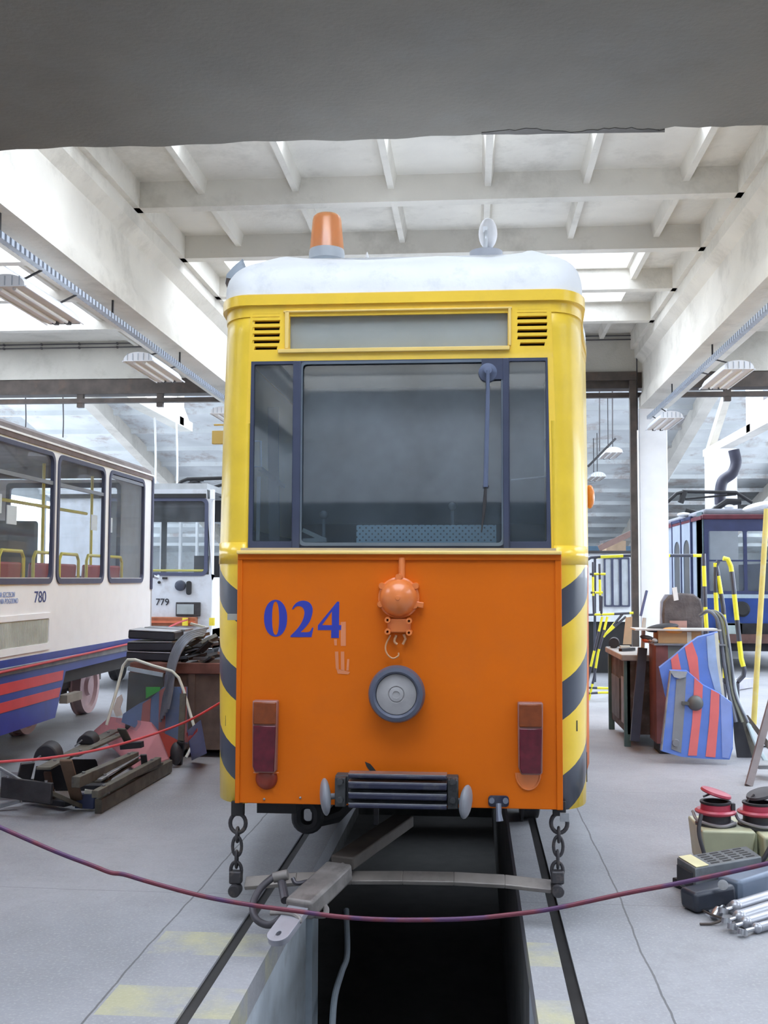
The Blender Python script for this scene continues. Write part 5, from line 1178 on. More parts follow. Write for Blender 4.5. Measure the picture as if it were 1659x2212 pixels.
for x in (bx0 + .1, bx1 - .1):
    for y in (by0 + .1, by0 + 1.1): MB().box(x - .04, x + .04, y - .04, y + .04, 0, .06).build('foot', RUST, bn)
CUSH = M('black_cushion', (.03, .032, .045), .6, var=.2); PIPG = M('cushion_piping', (.45, .46, .5), .5)
for i, (py, tl, lab) in enumerate(((1404, 2, 'bottom'), (1387, -1, 'middle'), (1368, 4, 'top'))):
    c = P(338, py, 10.0); c.z = .905 + i * .095 + (0 if i < 2 else .008)
    cu = thing('black_cushion', (c.x, c.y, c.z - .045), 'black flat cushion on the scrap bin, %s of the stack of three' % lab, 'cushion', 'cushions on the scrap bin')
    MB().boxc(c, (.44, .42, .082), (0, tl * .6, -4 + 4 * i)).build('pad', CUSH, cu, bevel=.015)
    MB().boxc((c.x, c.y - .0, c.z + .042), (.42, .43, .006), (0, tl * .6, -4 + 4 * i)).build('piping', PIPG, cu)
solo(MB().boxc(P(365, 1358, 10.3), (.40, .3, .02), (0, 3, 0)), 'steel_tray', STEEL_GREY, 'thin pale steel tray lying above the black cushions', 'tray')
SPR = M('grey_rubber_strip', (.14, .15, .18), .45, .2, var=.25)
for i in range(5):
    o = i * 7; d = 9.60 - .03 * i
    pts = [P(446 - o * .2, 1356 + o * .5, d + .4), P(408 + o * .2, 1366 + o * .5, d + .1), P(380 + o * .45, 1392 + o * .4, d), P(364 + o * .5, 1435 + o * .2, d - .05), P(356 + o * .55, 1490, d - .1), P(346 + o * .6, 1560 - o, d - .15)]
    solo(MB().tube(bez(pts, 6), .017, 8, flat=.5), 'bent_strip', SPR, 'grey bent rubber and steel strip drooping over the bin rim into the floor scrap', 'strip', 'strips drooping over the scrap bin')
random.seed(11)
for i in range(26):
    px = random.uniform(395, 476); py = random.uniform(1372, 1428); d = random.uniform(9.75, 10.3)
    a = P(px - random.uniform(10, 32), py + random.uniform(-3, 12), d); b = P(px + random.uniform(8, 24), py - random.uniform(0, 14), d + random.uniform(-.1, .1))
    m_ = random.choice([STEEL_GREY, STEEL_DARK, SPR, STEEL_OLIVE, STEEL_BRIGHT if i % 3 == 0 else STEEL_DARK])
    solo(MB().bar(a, b, random.uniform(.03, .09), random.uniform(.015, .03), (0, random.uniform(-.6, .6), 1)), 'scrap_piece', m_, 'piece of bent scrap metal heaped on the right of the rusty bin', 'scrap metal', 'scrap heaped in the bin')
solo(MB().bar(P(412, 1347, 10.2), P(450, 1357, 10.2), .05, .02), 'pale_board', M('pale_wood', (.55, .55, .48), .7), 'pale wooden board lying on top of the scrap heap in the bin', 'board')
# loop of white tube with a glazed painted panel
WT_ = M('white_tube', (.68, .70, .62), .4, var=.08)
pts = [P(230, 1566, 9.25), P(250, 1498, 9.3), P(266, 1438, 9.4), P(276, 1425, 9.4), P(292, 1425, 9.4), P(330, 1438, 9.4), P(372, 1450, 9.4), P(386, 1464, 9.4), P(397, 1492, 9.38), P(412, 1545, 9.3), P(425, 1588, 9.25), P(420, 1602, 9.22), P(402, 1636, 9.15)]
tf = thing('windscreen_frame', (P(330, 1640, 9.3).x, 9.3 + Y0, 0), 'white bent tube frame with a glass pane leaning on the scrap bin', 'frame')
MB().tube(pts, .0135, 10).build('tube', WT_, tf)
MB().prism([P(x, y, 9.42) for x, y in ((277, 1438), (370, 1460), (394, 1510), (418, 1588), (398, 1625), (250, 1560), (262, 1480))], (0, .006, 0)).build('pane', CG, tf)
MB().bar(P(276, 1444, 9.38), P(352, 1458, 9.38), .02, .035).build('top_rail', M('rail_pale_blue', (.45, .55, .62), .4, .3), tf)
solo(MB().prism([P(x, y, 9.6) for x, y in ((278, 1452), (352, 1462), (352, 1590), (270, 1575))], (0, .02, 0)), 'dark_board', M('board_dark', (.06, .065, .06), .8, var=.3), 'dark board leaning behind the glass pane at the scrap bin', 'board')
pb = MB().prism([P(x, y, 9.5) for x, y in ((266, 1542), (300, 1520), (326, 1508), (352, 1484), (404, 1484), (404, 1606), (340, 1592), (262, 1560))], (0, .02, 0))
pb = tag(pb.build('striped_panel', M('pale_blue_panel', (.18, .27, .50), .4, var=.12, dirt=(.3, .35, .45), dirt_amt=.5), None), 'blue sheet metal panel with red stripes behind the white tube frame', 'panel')
for q in ([(308, 1520), (326, 1508), (322, 1585), (303, 1575)], [(344, 1492), (358, 1484), (356, 1592), (342, 1590)], [(392, 1484), (402, 1484), (404, 1604), (396, 1604)]):
    MB().prism([P(x, y, 9.49) for x, y in q], (0, .008, 0)).build('red_stripe', M('faded_red_stripe', (.55, .17, .15), .5), pb)
MB().prism([P(x, y, 9.485) for x, y in ((315, 1484), (346, 1484), (345, 1492), (325, 1503), (315, 1509))], (0, .006, 0)).build('green_sticker', M('green_sticker', (.05, .50, .06), .5), pb)
PNK = M('faded_pink_red', (.82, .34, .36), .55, var=.06)
pk = tag(MB().prism([PZ(203, 1578, .10), PZ(237, 1548, .30), PZ(327, 1560, .38), PZ(341, 1577, .34), PZ(365, 1638, .10), PZ(292, 1662, .04), PZ(249, 1618, .08)], (0, .01, -.02)).build('pink_panel', PNK), 'faded pink red body panel lying between junk pile and scrap bin', 'panel')
solo(MB().prism([PZ(341, 1577, .33), PZ(391, 1602, .22), PZ(377, 1614, .16), PZ(365, 1637, .09)], (0, .02, -.01)), 'red_offcut', M('red_underside', (.45, .07, .05), .5), 'red folded offcut beside the pink panel', 'offcut')
solo(MB().prism([PZ(405, 1578, .5), PZ(432, 1556, .55), PZ(445, 1628, .10), PZ(414, 1643, .02)], (0, .03, 0)), 'blue_offcut', BLUE_PAINT, 'small dark blue panel offcut at the foot of the scrap bin', 'offcut')
solo(MB().prism([PZ(402, 1585, .45), PZ(424, 1562, .52), PZ(426, 1580, .45), PZ(404, 1604, .36)], (0, .02, 0)), 'red_offcut', RED_PAINT, 'small red offcut leaning on the foot of the scrap bin', 'offcut')
solo(MB().prism([P(252, 1508, 9.3), P(262, 1500, 9.3), P(265, 1512, 9.3), P(259, 1530, 9.3), P(264, 1545, 9.3), P(250, 1548, 9.3), P(244, 1532, 9.3)], (0, .015, 0)), 'paper_scrap', M('crumpled_paper', (.66, .60, .56), .9), 'crumpled pale paper wedged beside the white tube frame', 'paper')
pr_ = thing('iron_profile', PZ(386, 1652, 0), 'dark iron upright with a lump at its foot, standing before the scrap bin', 'profile')
MB().bar(P(396, 1498, 9.2), P(391, 1600, 9.15), .05, .03, (0, 1, 0)).build('upper_bar', STEEL_OLIVE, pr_)
MB().bar(P(391, 1600, 9.15), PZ(386, 1652, .0), .055, .04, (0, 1, 0)).build('lower_bar', STEEL_DARK, pr_)
MB().ball(PZ(380, 1628, .12), 1, (.055, .05, .10)).build('lump', STEEL_DARK, pr_)
JB = M('junk_black', (.022, .022, .028), .6, var=.3)
JUNK = [((212, 1742, .05), (366, 1654, .06), .05, .10, STEEL_OLIVE, 'long dark seat rail lying at the front edge of the junk pile'),
 ((205, 1716, .16), (342, 1642, .17), .05, .05, STEEL_OLIVE, 'second long seat rail, just above the front one in the junk pile'),
 ((163, 1690, .25), (292, 1634, .24), .06, .075, STEEL_OLIVE, 'olive angle iron sticking up to the right in the junk pile'),
 ((142, 1642, .40), (170, 1740, .03), .085, .02, M('rusty_flat', (.14, .09, .06), .7, .2, var=.3), 'rusty flat bar standing steeply in the middle of the junk pile'),
 ((4, 1700, .19), (112, 1714, .17), .03, .14, STEEL_DARK, 'deep dark channel at the left end of the junk pile'),
 ((108, 1712, .16), (176, 1742, .03), .06, .03, STEEL_OLIVE, 'short bar running down to the front of the junk pile'),
 ((165, 1729, .07), (206, 1731, .07), .05, .10, M('navy_bracket', (.03, .04, .09), .5), 'navy blue bracket end at the front of the junk pile'),
 ((94, 1660, .34), (248, 1578, .22), .10, .02, STEEL_OLIVE, 'long flat seat arm along the top of the junk pile'),
 ((160, 1632, .33), (262, 1586, .28), .07, .02, STEEL_OLIVE, 'shorter flat arm beside the top one in the junk pile'),
 ((-6, 1656, .32), (46, 1686, .24), .02, .02, STEEL_GREY, 'thin grey rod at the left edge of the junk pile'),
 ((215, 1684, .22), (300, 1632, .24), .035, .012, STEEL_GREY, 'thin pale strip on the right of the junk pile'),
 ((222, 1690, .18), (302, 1640, .2), .03, .012, STEEL_DARK, 'thin dark strip below the pale one in the junk pile'),
 ((262, 1612, .24), (308, 1608, .26), .07, .05, JB, 'black block with a hole on the pink panel'),
 ((310, 1630, .26), (314, 1668, .10), .05, .015, STEEL_DARK, 'small upright drilled plate before the pink panel'),
 ((262, 1574, .40), (281, 1610, .24), .075, .015, STEEL_OLIVE, 'rounded drilled plate leaning on the pink panel'),
 ((-4, 1742, .03), (44, 1728, .07), .05, .03, STEEL_GREY, 'grey fitting on the floor at the left frame edge'),
 ((60, 1648, .33), (44, 1712, .10), .10, .02, STEEL_DARK, 'dark plate leaning at the left of the junk pile'),
 ((102, 1668, .28), (112, 1722, .08), .05, .02, M('rusty_flat2', (.12, .07, .05), .7, .2, var=.3), 'rusty stub standing left of the steep flat bar'),
 ((330, 1668, .06), (366, 1648, .08), .06, .05, STEEL_DARK, 'dark foot bracket at the right tip of the junk pile'),
 ((120, 1700, .1), (250, 1700, .08), .10, .04, JB, 'black rail buried in the base of the junk pile'),
 ((60, 1722, .05), (150, 1735, .05), .10, .04, JB, 'black rail on the floor under the left of the junk pile'),
 ((226, 1702, .12), (348, 1650, .13), .04, .03, STEEL_OLIVE, 'third seat rail between the two long front rails')]
for a, b, wd, th, m_, lab in JUNK:
    o = zbar(a, b, wd, th, 'seat_rail' if 'rail' in lab else 'iron_bar', m_); tag(o, lab, 'scrap metal', 'scrap iron on the left floor')
    pa, pb_ = PZ(*a), PZ(*b); v = (pb_ - pa)
    if v.length > .35:
        n_b = MB()
        for q in (.12, .88): c = pa + v * q; n_b.cyl(c + Vector((0, 0, th / 2)), c + Vector((0, 0, th / 2 + .012)), .012, seg=8)
        k0 = MB().cyl(pa + v * .12 + Vector((0, 0, th / 2 - .002)), pa + v * .12 + Vector((0, 0, th / 2 + .012)), .012, seg=8).build('bolt', STEEL_GREY, o)
        MB().cyl(pa + v * .88 + Vector((0, 0, th / 2 - .002)), pa + v * .88 + Vector((0, 0, th / 2 + .012)), .012, seg=8).build('bolt', STEEL_GREY, o)
for (px, py, z, sx, sz, lab) in ((98, 1632, .34, .095, .075, 'black curved seat shell on the left top of the junk pile'), (185, 1598, .33, .08, .04, 'small black curved seat shell on top of the junk pile')):
    c = PZ(px, py, z); mb = MB(); A = [(c.x + sx * math.cos(R(a)), c.y + .0, c.z - .04 + (sz + .04) * math.sin(R(a))) for a in range(0, 181, 15)]
    mb.prism(A, (0, .12, .02)); o = mb.build('seat_shell', JB, bevel=.01); tag(o, lab, 'seat shell')
    MB().bar((c.x - sx, c.y - .02, c.z - .05), (c.x - sx * .3, c.y - .02, c.z + .0), .02, .01).build('metal_edge', STEEL_GREY, o)
solo(MB().prism([PZ(150, 1640, .34), PZ(206, 1640, .32), PZ(214, 1672, .18), PZ(166, 1688, .16)], (0, .03, -.02)), 'black_sheet', JB, 'black sheet in the middle of the junk pile behind the angle iron', 'sheet')
solo(MB().prism([PZ(78, 1655, .3), PZ(140, 1652, .32), PZ(150, 1700, .12), PZ(70, 1702, .12)], (0, .03, -.02)), 'black_sheet', JB, 'black sheet in the left of the junk pile behind the channel', 'sheet')
solo(MB().boxc(PZ(193, 1713, .12), (.07, .05, .04), (0, 10, 20)), 'white_block', M('white_block', (.7, .72, .65), .7), 'small white block tucked into the front of the junk pile', 'block')
solo(MB().prism([PZ(2, 1668, .1), PZ(50, 1668, .2), PZ(52, 1700, .1), PZ(0, 1700, .1)], (0, .03, -.02)), 'grey_sheet', STEEL_GREY, 'grey sheet behind the channel at the left end of the junk pile', 'sheet')

random.seed(21)
for i in range(16):
    px = random.uniform(25, 300); py = 1735 - (px - 25) * .24 - random.uniform(0, 50); z = random.uniform(.02, .06)
    p = PZ(px, py, z); an = random.uniform(-.6, 1.0); ln = random.uniform(.08, .22)
    q = p + Vector((math.cos(an) * ln, math.sin(an) * ln, random.uniform(-.03, .03)))
    if q.z < .02: q.z = .02
    solo(MB().bar(p, q, random.uniform(.03, .07), random.uniform(.008, .03), (random.uniform(-.5, .5), random.uniform(-.8, .2), 1)), 'small_bracket', random.choice([STEEL_OLIVE, STEEL_DARK, STEEL_DARK, JB, STEEL_BROWN]), 'small dark bracket wedged among the bars of the left junk pile', 'scrap metal', 'small brackets in the junk pile', bevel=.003)
# ================================================================== BENCHES AND PANELS ON THE RIGHT
wb = thing('workbench', (2.2, 11.4 + Y0, 0), 'worn steel workbench standing before the white column', 'workbench')
y0, y1 = 10.75 + Y0, 11.95 + Y0; x0, x1 = 1.86, 2.55
MB().box(x0, x1, y0, y1, .12, .84).build('cabinet_body', M('bench_dirty_brown', (.085, .07, .065), .8, .1, var=.4, dirt=(.2, .2, .2), dirt_amt=.4, dscale=6), wb)
MB().box(x0 - .06, x1 + .05, y0 - .05, y1 + .05, .84, .90).build('bench_top', M('bench_top_grey', (.34, .33, .32), .6, var=.2, dirt=(.15, .13, .12), dirt_amt=.5), wb, bevel=.01)
for x, y in ((x0, y0), (x0, y1), (x1 - .05, y0), (x1 - .05, y1 - .05)): MB().box(x - .03, x + .03, y, y + .05, 0, .84).build('leg', M('bench_teal', (.10, .18, .18), .6, var=.2), wb)
MB().box(x0 - .012, x0, y0 + .15, y0 + .35, .2, .66).build('side_plate', M('side_plate_grey', (.3, .3, .33), .6, var=.3), wb)
MB().box(x0 - .012, x0, y0 + .5, y1 - .1, .2, .62).build('side_door', M('side_door_dark', (.11, .11, .11), .7, var=.3), wb)
solo(MB().bar((P(1340, 1392, 11.2).x, 11.2 + Y0, .915), (P(1372, 1386, 11.2).x, 11.3 + Y0, .92), .05, .03), 'black_tool', JB, 'black tool lying on the top of the worn workbench', 'tool')
for px, py, c_, lab in ((1350, 1387, (.55, .55, .5), 'pale lump lying on the worn workbench'), ): solo(MB().boxc((P(px, py, 11.5).x, 11.5 + Y0, .92), (.1, .08, .04)), 'lump', M('lump_pale', c_, .8), lab, 'block')
solo(MB().prism([P(x, y, 11.85) for x, y in ((1352, 1334), (1366, 1332), (1364, 1392), (1346, 1392))], (0, .02, 0)), 'wooden_board', M('pine_board', (.58, .42, .28), .7), 'light wooden board standing on the rear of the workbench', 'board')
c = P(1326, 1373, 11.7); solo(MB().cyl((c.x, c.y, .955), (c.x + .03, c.y + .2, .955), .055), 'black_roll', JB, 'black round roll on the rear left corner of the workbench', 'roll')
bt_ = thing('metal_locker', (2.35, 10.2 + Y0, 0), 'tall red brown and green locker box beside the workbench', 'locker')
y0, y1 = 10.32 + Y0, 10.70 + Y0; x0, x1 = 2.08, 2.68
MB().box(x0, x1, y0, y1, .10, 1.02).build('box_body', M('locker_green_grey', (.20, .24, .22), .6, var=.15, dirt=(.12, .11, .1), dirt_amt=.4), bt_)
MB().box(x0 - .012, x0, y0, y1, .10, 1.02).build('red_side', M('locker_red_brown', (.20, .075, .07), .65, var=.25, dirt=(.12, .09, .08), dirt_amt=.5), bt_)
MB().box(x0 - .012, x0 + .10, y0 - .012, y0, .10, 1.02).build('red_edge', MATS['locker_red_brown'], bt_)
MB().box(x0 + .02, x1 - .02, y0 + .02, y1 - .02, 0, .10).build('plinth', BLACK, bt_)
MB().box(x0 - .03, x1 + .03, y0 - .03, y1 + .02, 1.02, 1.035).build('lid', STEEL_GREY, bt_)
a, b = P(1422, 1398, 10.38), P(1480, 1372, 10.38)
cb = MB().box(a.x, b.x + .15, a.y, a.y + .28, 1.037, 1.037 + (b.z - a.z)); o = solo(cb, 'cardboard_box', M('cardboard', (.46, .30, .16), .9, var=.06), 'brown cardboard box on the locker behind the striped panels', 'box')
MB().box(a.x + .27, a.x + .31, a.y - .003, a.y + .0, 1.04, 1.03 + (b.z - a.z)).build('tape', M('tape_pale', (.6, .6, .55), .4), o)
solo(MB().box(a.x - .22, b.x + .33, a.y - .04, a.y + .3, 1.04 + (b.z - a.z), 1.055 + (b.z - a.z)), 'pale_sheet', M('pale_sheet', (.62, .62, .60), .6), 'thin pale sheet lying across the cardboard box', 'sheet')
for px, py, sx, c_, lab in ((1398, 1378, .12, (.06, .05, .05), 'dark rag on the left corner of the locker'), (1395, 1388, .06, (.5, .10, .04), 'small red orange piece on the locker corner'), (1412, 1385, .07, (.45, .43, .42), 'small grey piece on the locker corner'), (1402, 1398, .06, (.35, .18, .12), 'small brown piece on the locker corner')):
    q = P(px, py, 10.42); q.z = max(q.z, 1.06); solo(MB().ball(q, 1, (sx * .6, .06, .025), seg=12, rot=(0, 12, 0)), 'rag' if sx > .1 else 'small_part', M('part_%d_%d' % (px, py), c_, .8), lab, 'scrap')
q = P(1452, 1362, 10.45); solo(MB().ball((q.x, q.y, q.z), 1, (.12, .1, .035), rot=(0, 5, 0)), 'orange_cloth', M('orange_cloth', (.75, .33, .08), .8), 'orange cloth lying on the pale sheet', 'cloth')
q = P(1430, 1356, 10.5); solo(MB().ball((q.x, q.y, q.z), 1, (.16, .1, .04), rot=(0, -8, 0)), 'dark_cloth', JB, 'dark bundle lying behind the orange cloth', 'cloth')
# grey-brown seat back and white tag
sb = thing('loose_seat', P(1475, 1350, 10.75), 'grey brown rounded seat back standing on the locker', 'seat back')
pts = [(1434, 1368), (1431, 1330), (1434, 1300), (1446, 1286), (1470, 1281), (1498, 1283), (1514, 1294), (1520, 1318), (1520, 1368)]
MB().prism([P(x, y, 10.75) for x, y in pts + [(1520, 1400), (1434, 1400)]], (0, .10, 0)).build('shell', M('seat_grey_brown', (.13, .115, .12), .85, var=.35, scale=8, bump=.3), sb, bevel=.02)
MB().prism([P(x, y, 10.72) for x, y in ((1452, 1270), (1462, 1268), (1466, 1296), (1456, 1298))], (0, .01, 0)).build('white_tag', TRAM_WHITE, sb)
MB().prism([P(x, y, 10.71) for x, y in ((1447, 1341), (1484, 1341), (1484, 1366), (1450, 1366))], (0, .02, 0)).build('pink_pad', M('pink_pad', (.50, .30, .27), .8), sb)
solo(MB().prism([P(x, y, 10.78) for x, y in ((1426, 1398), (1428, 1300), (1438, 1284), (1448, 1284), (1440, 1320), (1432, 1398))], (0, .06, 0)), 'clear_cover', M('clouded_plastic', (.40, .45, .58), .3, var=.3), 'clouded bluish plastic cover left of the grey seat back', 'cover')
for i, (dx, r_) in enumerate(((0, .03), (14, .022), (26, .02))):
    pts = [P(1512 + dx * .2, 1330 - dx * .2, 10.5), P(1530 + dx * .5, 1320, 10.45), P(1549 + dx * .6, 1336, 10.4), P(1558 + dx * .6, 1380, 10.35), P(1566 + dx * .6, 1440, 10.3), P(1576 + dx * .5, 1500, 10.25), P(1590 + dx, 1560, 10.2)]
    solo(MB().tube(bez(pts, 6), r_, 8, flat=.6), 'rubber_profile', SPR if i != 1 else M('door_rubber_olive', (.2, .2, .15), .6), ['broad grey rubber profile arching beside the striped panel', 'olive middle rubber profile arching beside the striped panel', 'outer thin grey rubber profile arching beside the striped panel'][i], 'rubber profile', 'rubber profiles behind the striped panels')
# striped panels
PBL = M('faded_panel_blue', (.115, .225, .66), .35, var=.08, dirt=(.25, .32, .55), dirt_amt=.5, dscale=2); PRD = M('faded_panel_red', (.72, .17, .17), .4, var=.06); PGR = M('worn_panel_grey', (.22, .24, .27), .5, var=.15)
def LA(x, y): return P(x, y, 9.93 + (1560 - y) * .0006)
def LB(x, y): return P(x, y, 9.78 + (1640 - y) * .0007)
pa_ = MB().prism([LA(x, y) for x, y in ((1424, 1443), (1450, 1423), (1480, 1397), (1508, 1377), (1551, 1366), (1554, 1428), (1566, 1520), (1572, 1600), (1470, 1600), (1436, 1500))], (0, .03, .01)).build('striped_panel', PBL)
tag(pa_, 'blue panel with red stripes and a torn pale edge, behind the front striped panel', 'panel')
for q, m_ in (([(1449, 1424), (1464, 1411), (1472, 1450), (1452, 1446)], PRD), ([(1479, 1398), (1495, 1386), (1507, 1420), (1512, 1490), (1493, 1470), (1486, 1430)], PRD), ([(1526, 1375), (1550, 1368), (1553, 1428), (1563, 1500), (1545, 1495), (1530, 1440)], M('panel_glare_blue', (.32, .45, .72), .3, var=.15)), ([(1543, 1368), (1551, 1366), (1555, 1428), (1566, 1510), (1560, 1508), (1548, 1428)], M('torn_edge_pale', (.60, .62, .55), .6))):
    MB().prism([LA(x, y) + Vector((0, -.006, 0)) for x, y in q], (0, .008, 0)).build('stripe', m_, pa_)  # the glare blue piece is a highlight painted into the panel colour
pb_ = MB().prism([LB(x, y) for x, y in ((1447, 1449), (1484, 1450), (1520, 1481), (1553, 1498), (1581, 1519), (1584, 1560), (1583, 1617), (1576, 1641), (1520, 1639), (1472, 1635), (1427, 1622), (1434, 1560), (1441, 1503))], (0, .03, .01)).build('striped_panel', PBL)
tag(pb_, 'front leaning blue panel with two red stripes, a grey stripe and a round lock', 'panel')
for q, m_ in (([(1500, 1464), (1518, 1480), (1516, 1530), (1505, 1632), (1486, 1632), (1495, 1560)], PRD), ([(1536, 1489), (1554, 1499), (1553, 1540), (1545, 1636), (1524, 1634), (1532, 1560)], PRD),
              ([(1461, 1468), (1482, 1462), (1478, 1540), (1471, 1626), (1450, 1618), (1456, 1540)], PGR), ([(1556, 1500), (1580, 1520), (1582, 1612), (1574, 1638), (1560, 1636)], M('panel_pale_blue', (.24, .34, .72), .3, var=.08))):
    MB().prism([LB(x, y) + Vector((0, -.006, 0)) for x, y in q], (0, .008, 0)).build('stripe', m_, pb_)
q = LB(1502, 1519); MB().lathe([(0, -.04), (.03, -.04), (.06, -.02), (.07, 0), (.07, .01), (0, .01)], (q.x, q.y - .01, q.z), (0, 1, 0), seg=20).build('lock', M('lock_dark_grey', (.12, .13, .13), .5), pb_)
MB().bar(LB(1472, 1518) + Vector((0, -.02, 0)), LB(1500, 1520) + Vector((0, -.02, 0)), .02, .03).build('lock_handle', MATS['lock_dark_grey'], pb_)
MB().prism([LB(x, y) + Vector((0, -.02, 0)) for x, y in ((1446, 1448), (1484, 1451), (1480, 1462), (1468, 1466), (1455, 1462))], (0, .02, 0)).build('latch', STEEL_BRIGHT, pb_)
MB().tube([LB(1448, 1450) + Vector((0, -.01, 0)), LB(1441, 1503) + Vector((0, -.01, 0)), LB(1428, 1620) + Vector((0, -.01, 0))], .010, 8).build('edge_tube', STEEL_GREY, pb_)
MB().lathe([(0, -.01), (.03, -.01), (.035, .01), (0, .01)], LB(1459, 1604) + Vector((0, -.02, 0)), (0, 1, 0), seg=16).build('foot_bolt', PGR, pb_)
# leaning dark profile
lp = thing('leaning_profile', PZ(1369, 1602, 0), 'dark blue steel profile leaning against the workbench and column', 'profile')
MB().bar(P(1371, 1601, 10.45), P(1388, 1400, 10.6), .085, .05, (0, 1, 0)).build('lower_part', M('profile_navy', (.045, .05, .075), .5, .2, var=.2), lp)
MB().bar(P(1388, 1402, 10.6), P(1392, 1335, 10.65), .03, .04, (0, 1, 0)).build('pale_middle', M('profile_pale', (.5, .48, .45), .6), lp)
MB().bar(P(1384, 1330, 10.65), P(1397, 1276, 10.7), .022, .03, (0, 1, 0)).build('tip', M('profile_tip_blue', (.10, .12, .25), .5), lp)
# dark planks and strips right of the panels
for q, m_, lab, nm in (([(1580, 1500), (1592, 1520), (1626, 1640), (1596, 1655), (1588, 1600)], JB, 'black plank leaning right behind the front striped panel', 'plank'), ([(1590, 1520), (1606, 1535), (1640, 1630), (1622, 1636)], STEEL_OLIVE, 'olive brown plank leaning beside the black one', 'plank'), ([(1608, 1545), (1616, 1545), (1659, 1600), (1659, 1618)], STEEL_BROWN, 'dark narrow slat lying back at the right edge', 'slat')):
    solo(MB().prism([P(x, y, 10.2 + (1640 - y) * .001) for x, y in q], (0, .03, .0)), nm, m_, lab, 'plank')
solo(MB().tube(bez([P(1570, 1400, 10.8), P(1580, 1450, 10.7), P(1592, 1510, 10.5), P(1615, 1560, 10.3), P(1640, 1620, 10.1), P(1665, 1660, 10.0)], 5), .025, 8, flat=.5), 'bent_trim', M('trim_pale_teal', (.36, .44, .46), .5), 'pale teal bent trim strip sweeping down to the right edge', 'strip')
solo(MB().bar(PZ(1560, 1483, .08), PZ(1616, 1474, .08), .16, .14), 'pale_pipe_end', M('pale_pipe', (.50, .50, .58), .5), 'pale thick pipe end lying behind the rubber profiles', 'pipe')
solo(MB().bar(P(1636, 1594, 10.9), P(1670, 1612, 10.9), .12, .06), 'white_casting', WHITEPAINT, 'white part on the floor behind the leaning brown pole', 'part')
solo(MB().bar(P(1630, 1652, 9.2), P(1675, 1652, 9.2), .25, .03), 'grey_plate', STEEL_GREY, 'flat grey plate on the floor at the right edge behind the pole', 'plate')
# poles
solo(MB().bar(PZ(1617, 1698, .0), P(1674, 1488, 9.3), .055, .035, (0, 1, 0)), 'leaning_pole', M('pole_brown_grey', (.20, .17, .17), .6, .2, var=.2), 'brown grey pole leaning out of the right edge, behind the red-capped box', 'pole')
solo(MB().cyl(PZ(1628, 1565, .0), P(1656, 1100, 12.9), .032, seg=12), 'yellow_pole', M('worn_yellow_pole', (.62, .50, .14), .6, var=.1, dirt=(.5, .5, .42), dirt_amt=.6, dscale=3), 'worn yellow pole standing at the right edge before the old blue tram', 'pole')
# yellow and black tubular handrails
PIPED = M('handrail_dark', (.07, .075, .10), .4, .3, var=.2)
def striped_tube(name, pts, r, parent, per=.28, ax=2, ph=0.0):
    o = MB().tube(dense(pts, .05), r, 8).build(name, [YELLOW_PIPE, PIPED], parent); stripe(o, ax, per, ph); return o
DH = 13.6
hr = thing('handrail_ladder', PZ(1590, 1470, 0), 'yellow and black striped tubular handrails standing before the old blue tram', 'handrail')
striped_tube('rail', [P(1520, 1196, DH), P(1521, 1240, DH), P(1524, 1320, DH), P(1530, 1420, DH)], .026, hr, .26, 2, .02)
striped_tube('rail', [P(1566, 1474, DH), P(1567, 1380, DH), P(1562, 1310, DH), P(1553, 1255, DH), P(1547, 1222, DH), P(1552, 1212, DH)], .028, hr, .25, 2, .05)
striped_tube('rail', [P(1546, 1216, DH), P(1545, 1260, DH), P(1548, 1320, DH), P(1556, 1400, DH)], .028, hr, .30, 2, .0)
striped_tube('rail', [P(1562, 1206, DH), P(1572, 1208, DH), P(1579, 1224, DH), P(1583, 1256, DH), P(1591, 1330, DH), P(1601, 1422, DH), P(1608, 1448, DH), P(1606, 1460, DH), P(1594, 1472, DH)], .03, hr, .30, 2, .04)
for px in (1530, 1566, 1594): MB().cyl(PZ(px, 1250 + 1.64 * 2300 / DH, 0), P(px, 1474 if px > 1530 else 1420, DH), .02, seg=8).build('foot', PIPED, hr)
DH = 16.9
hb = thing('handrail', PZ(1310, 1480, 0), 'long yellow and black striped horizontal handrail passing behind the white column', 'handrail')
striped_tube('top_rail', [P(1264, 1212, DH), P(1276, 1204, DH), P(1360, 1200, DH), P(1440, 1200, DH), P(1518, 1200, DH)], .025, hb, .36, 0, .1)
for px in (1285, 1517): MB().cyl(PZ(px, 1250 + 1.64 * 2300 / DH, 0), P(px, 1201, DH), .02, seg=8).build('post', PIPED, hb)
DH = 14.8
hl_ = thing('step_rails', PZ(1280, 1500, 0), 'tangle of yellow and black striped step rails close right of the works tram', 'handrail')
for pts, ax in (([(1281, 1214), (1281, 1270), (1283, 1330)], 2), ([(1295, 1218), (1297, 1320)], 2), ([(1300, 1288), (1299, 1330)], 2), ([(1301, 1332), (1290, 1380), (1276, 1440), (1266, 1490)], 2), ([(1312, 1332), (1303, 1370), (1292, 1410), (1284, 1460), (1270, 1520)], 2),
                ([(1264, 1328), (1310, 1327), (1368, 1324)], 0), ([(1303, 1376), (1345, 1326)], 0), ([(1308, 1370), (1352, 1332)], 0), ([(1262, 1485), (1318, 1487)], 0), ([(1264, 1498), (1300, 1496), (1320, 1496)], 0), ([(1274, 1240), (1308, 1240)], 0), ([(1276, 1280), (1302, 1280)], 0)):
    striped_tube('rail', [P(x, y, DH) for x, y in pts], .017, hl_, .24, ax, .03)
for px in (1266, 1319): MB().cyl(PZ(px, 1250 + 1.64 * 2300 / DH, 0), P(px, 1485, DH), .02, seg=8).build('foot', PIPED, hl_)

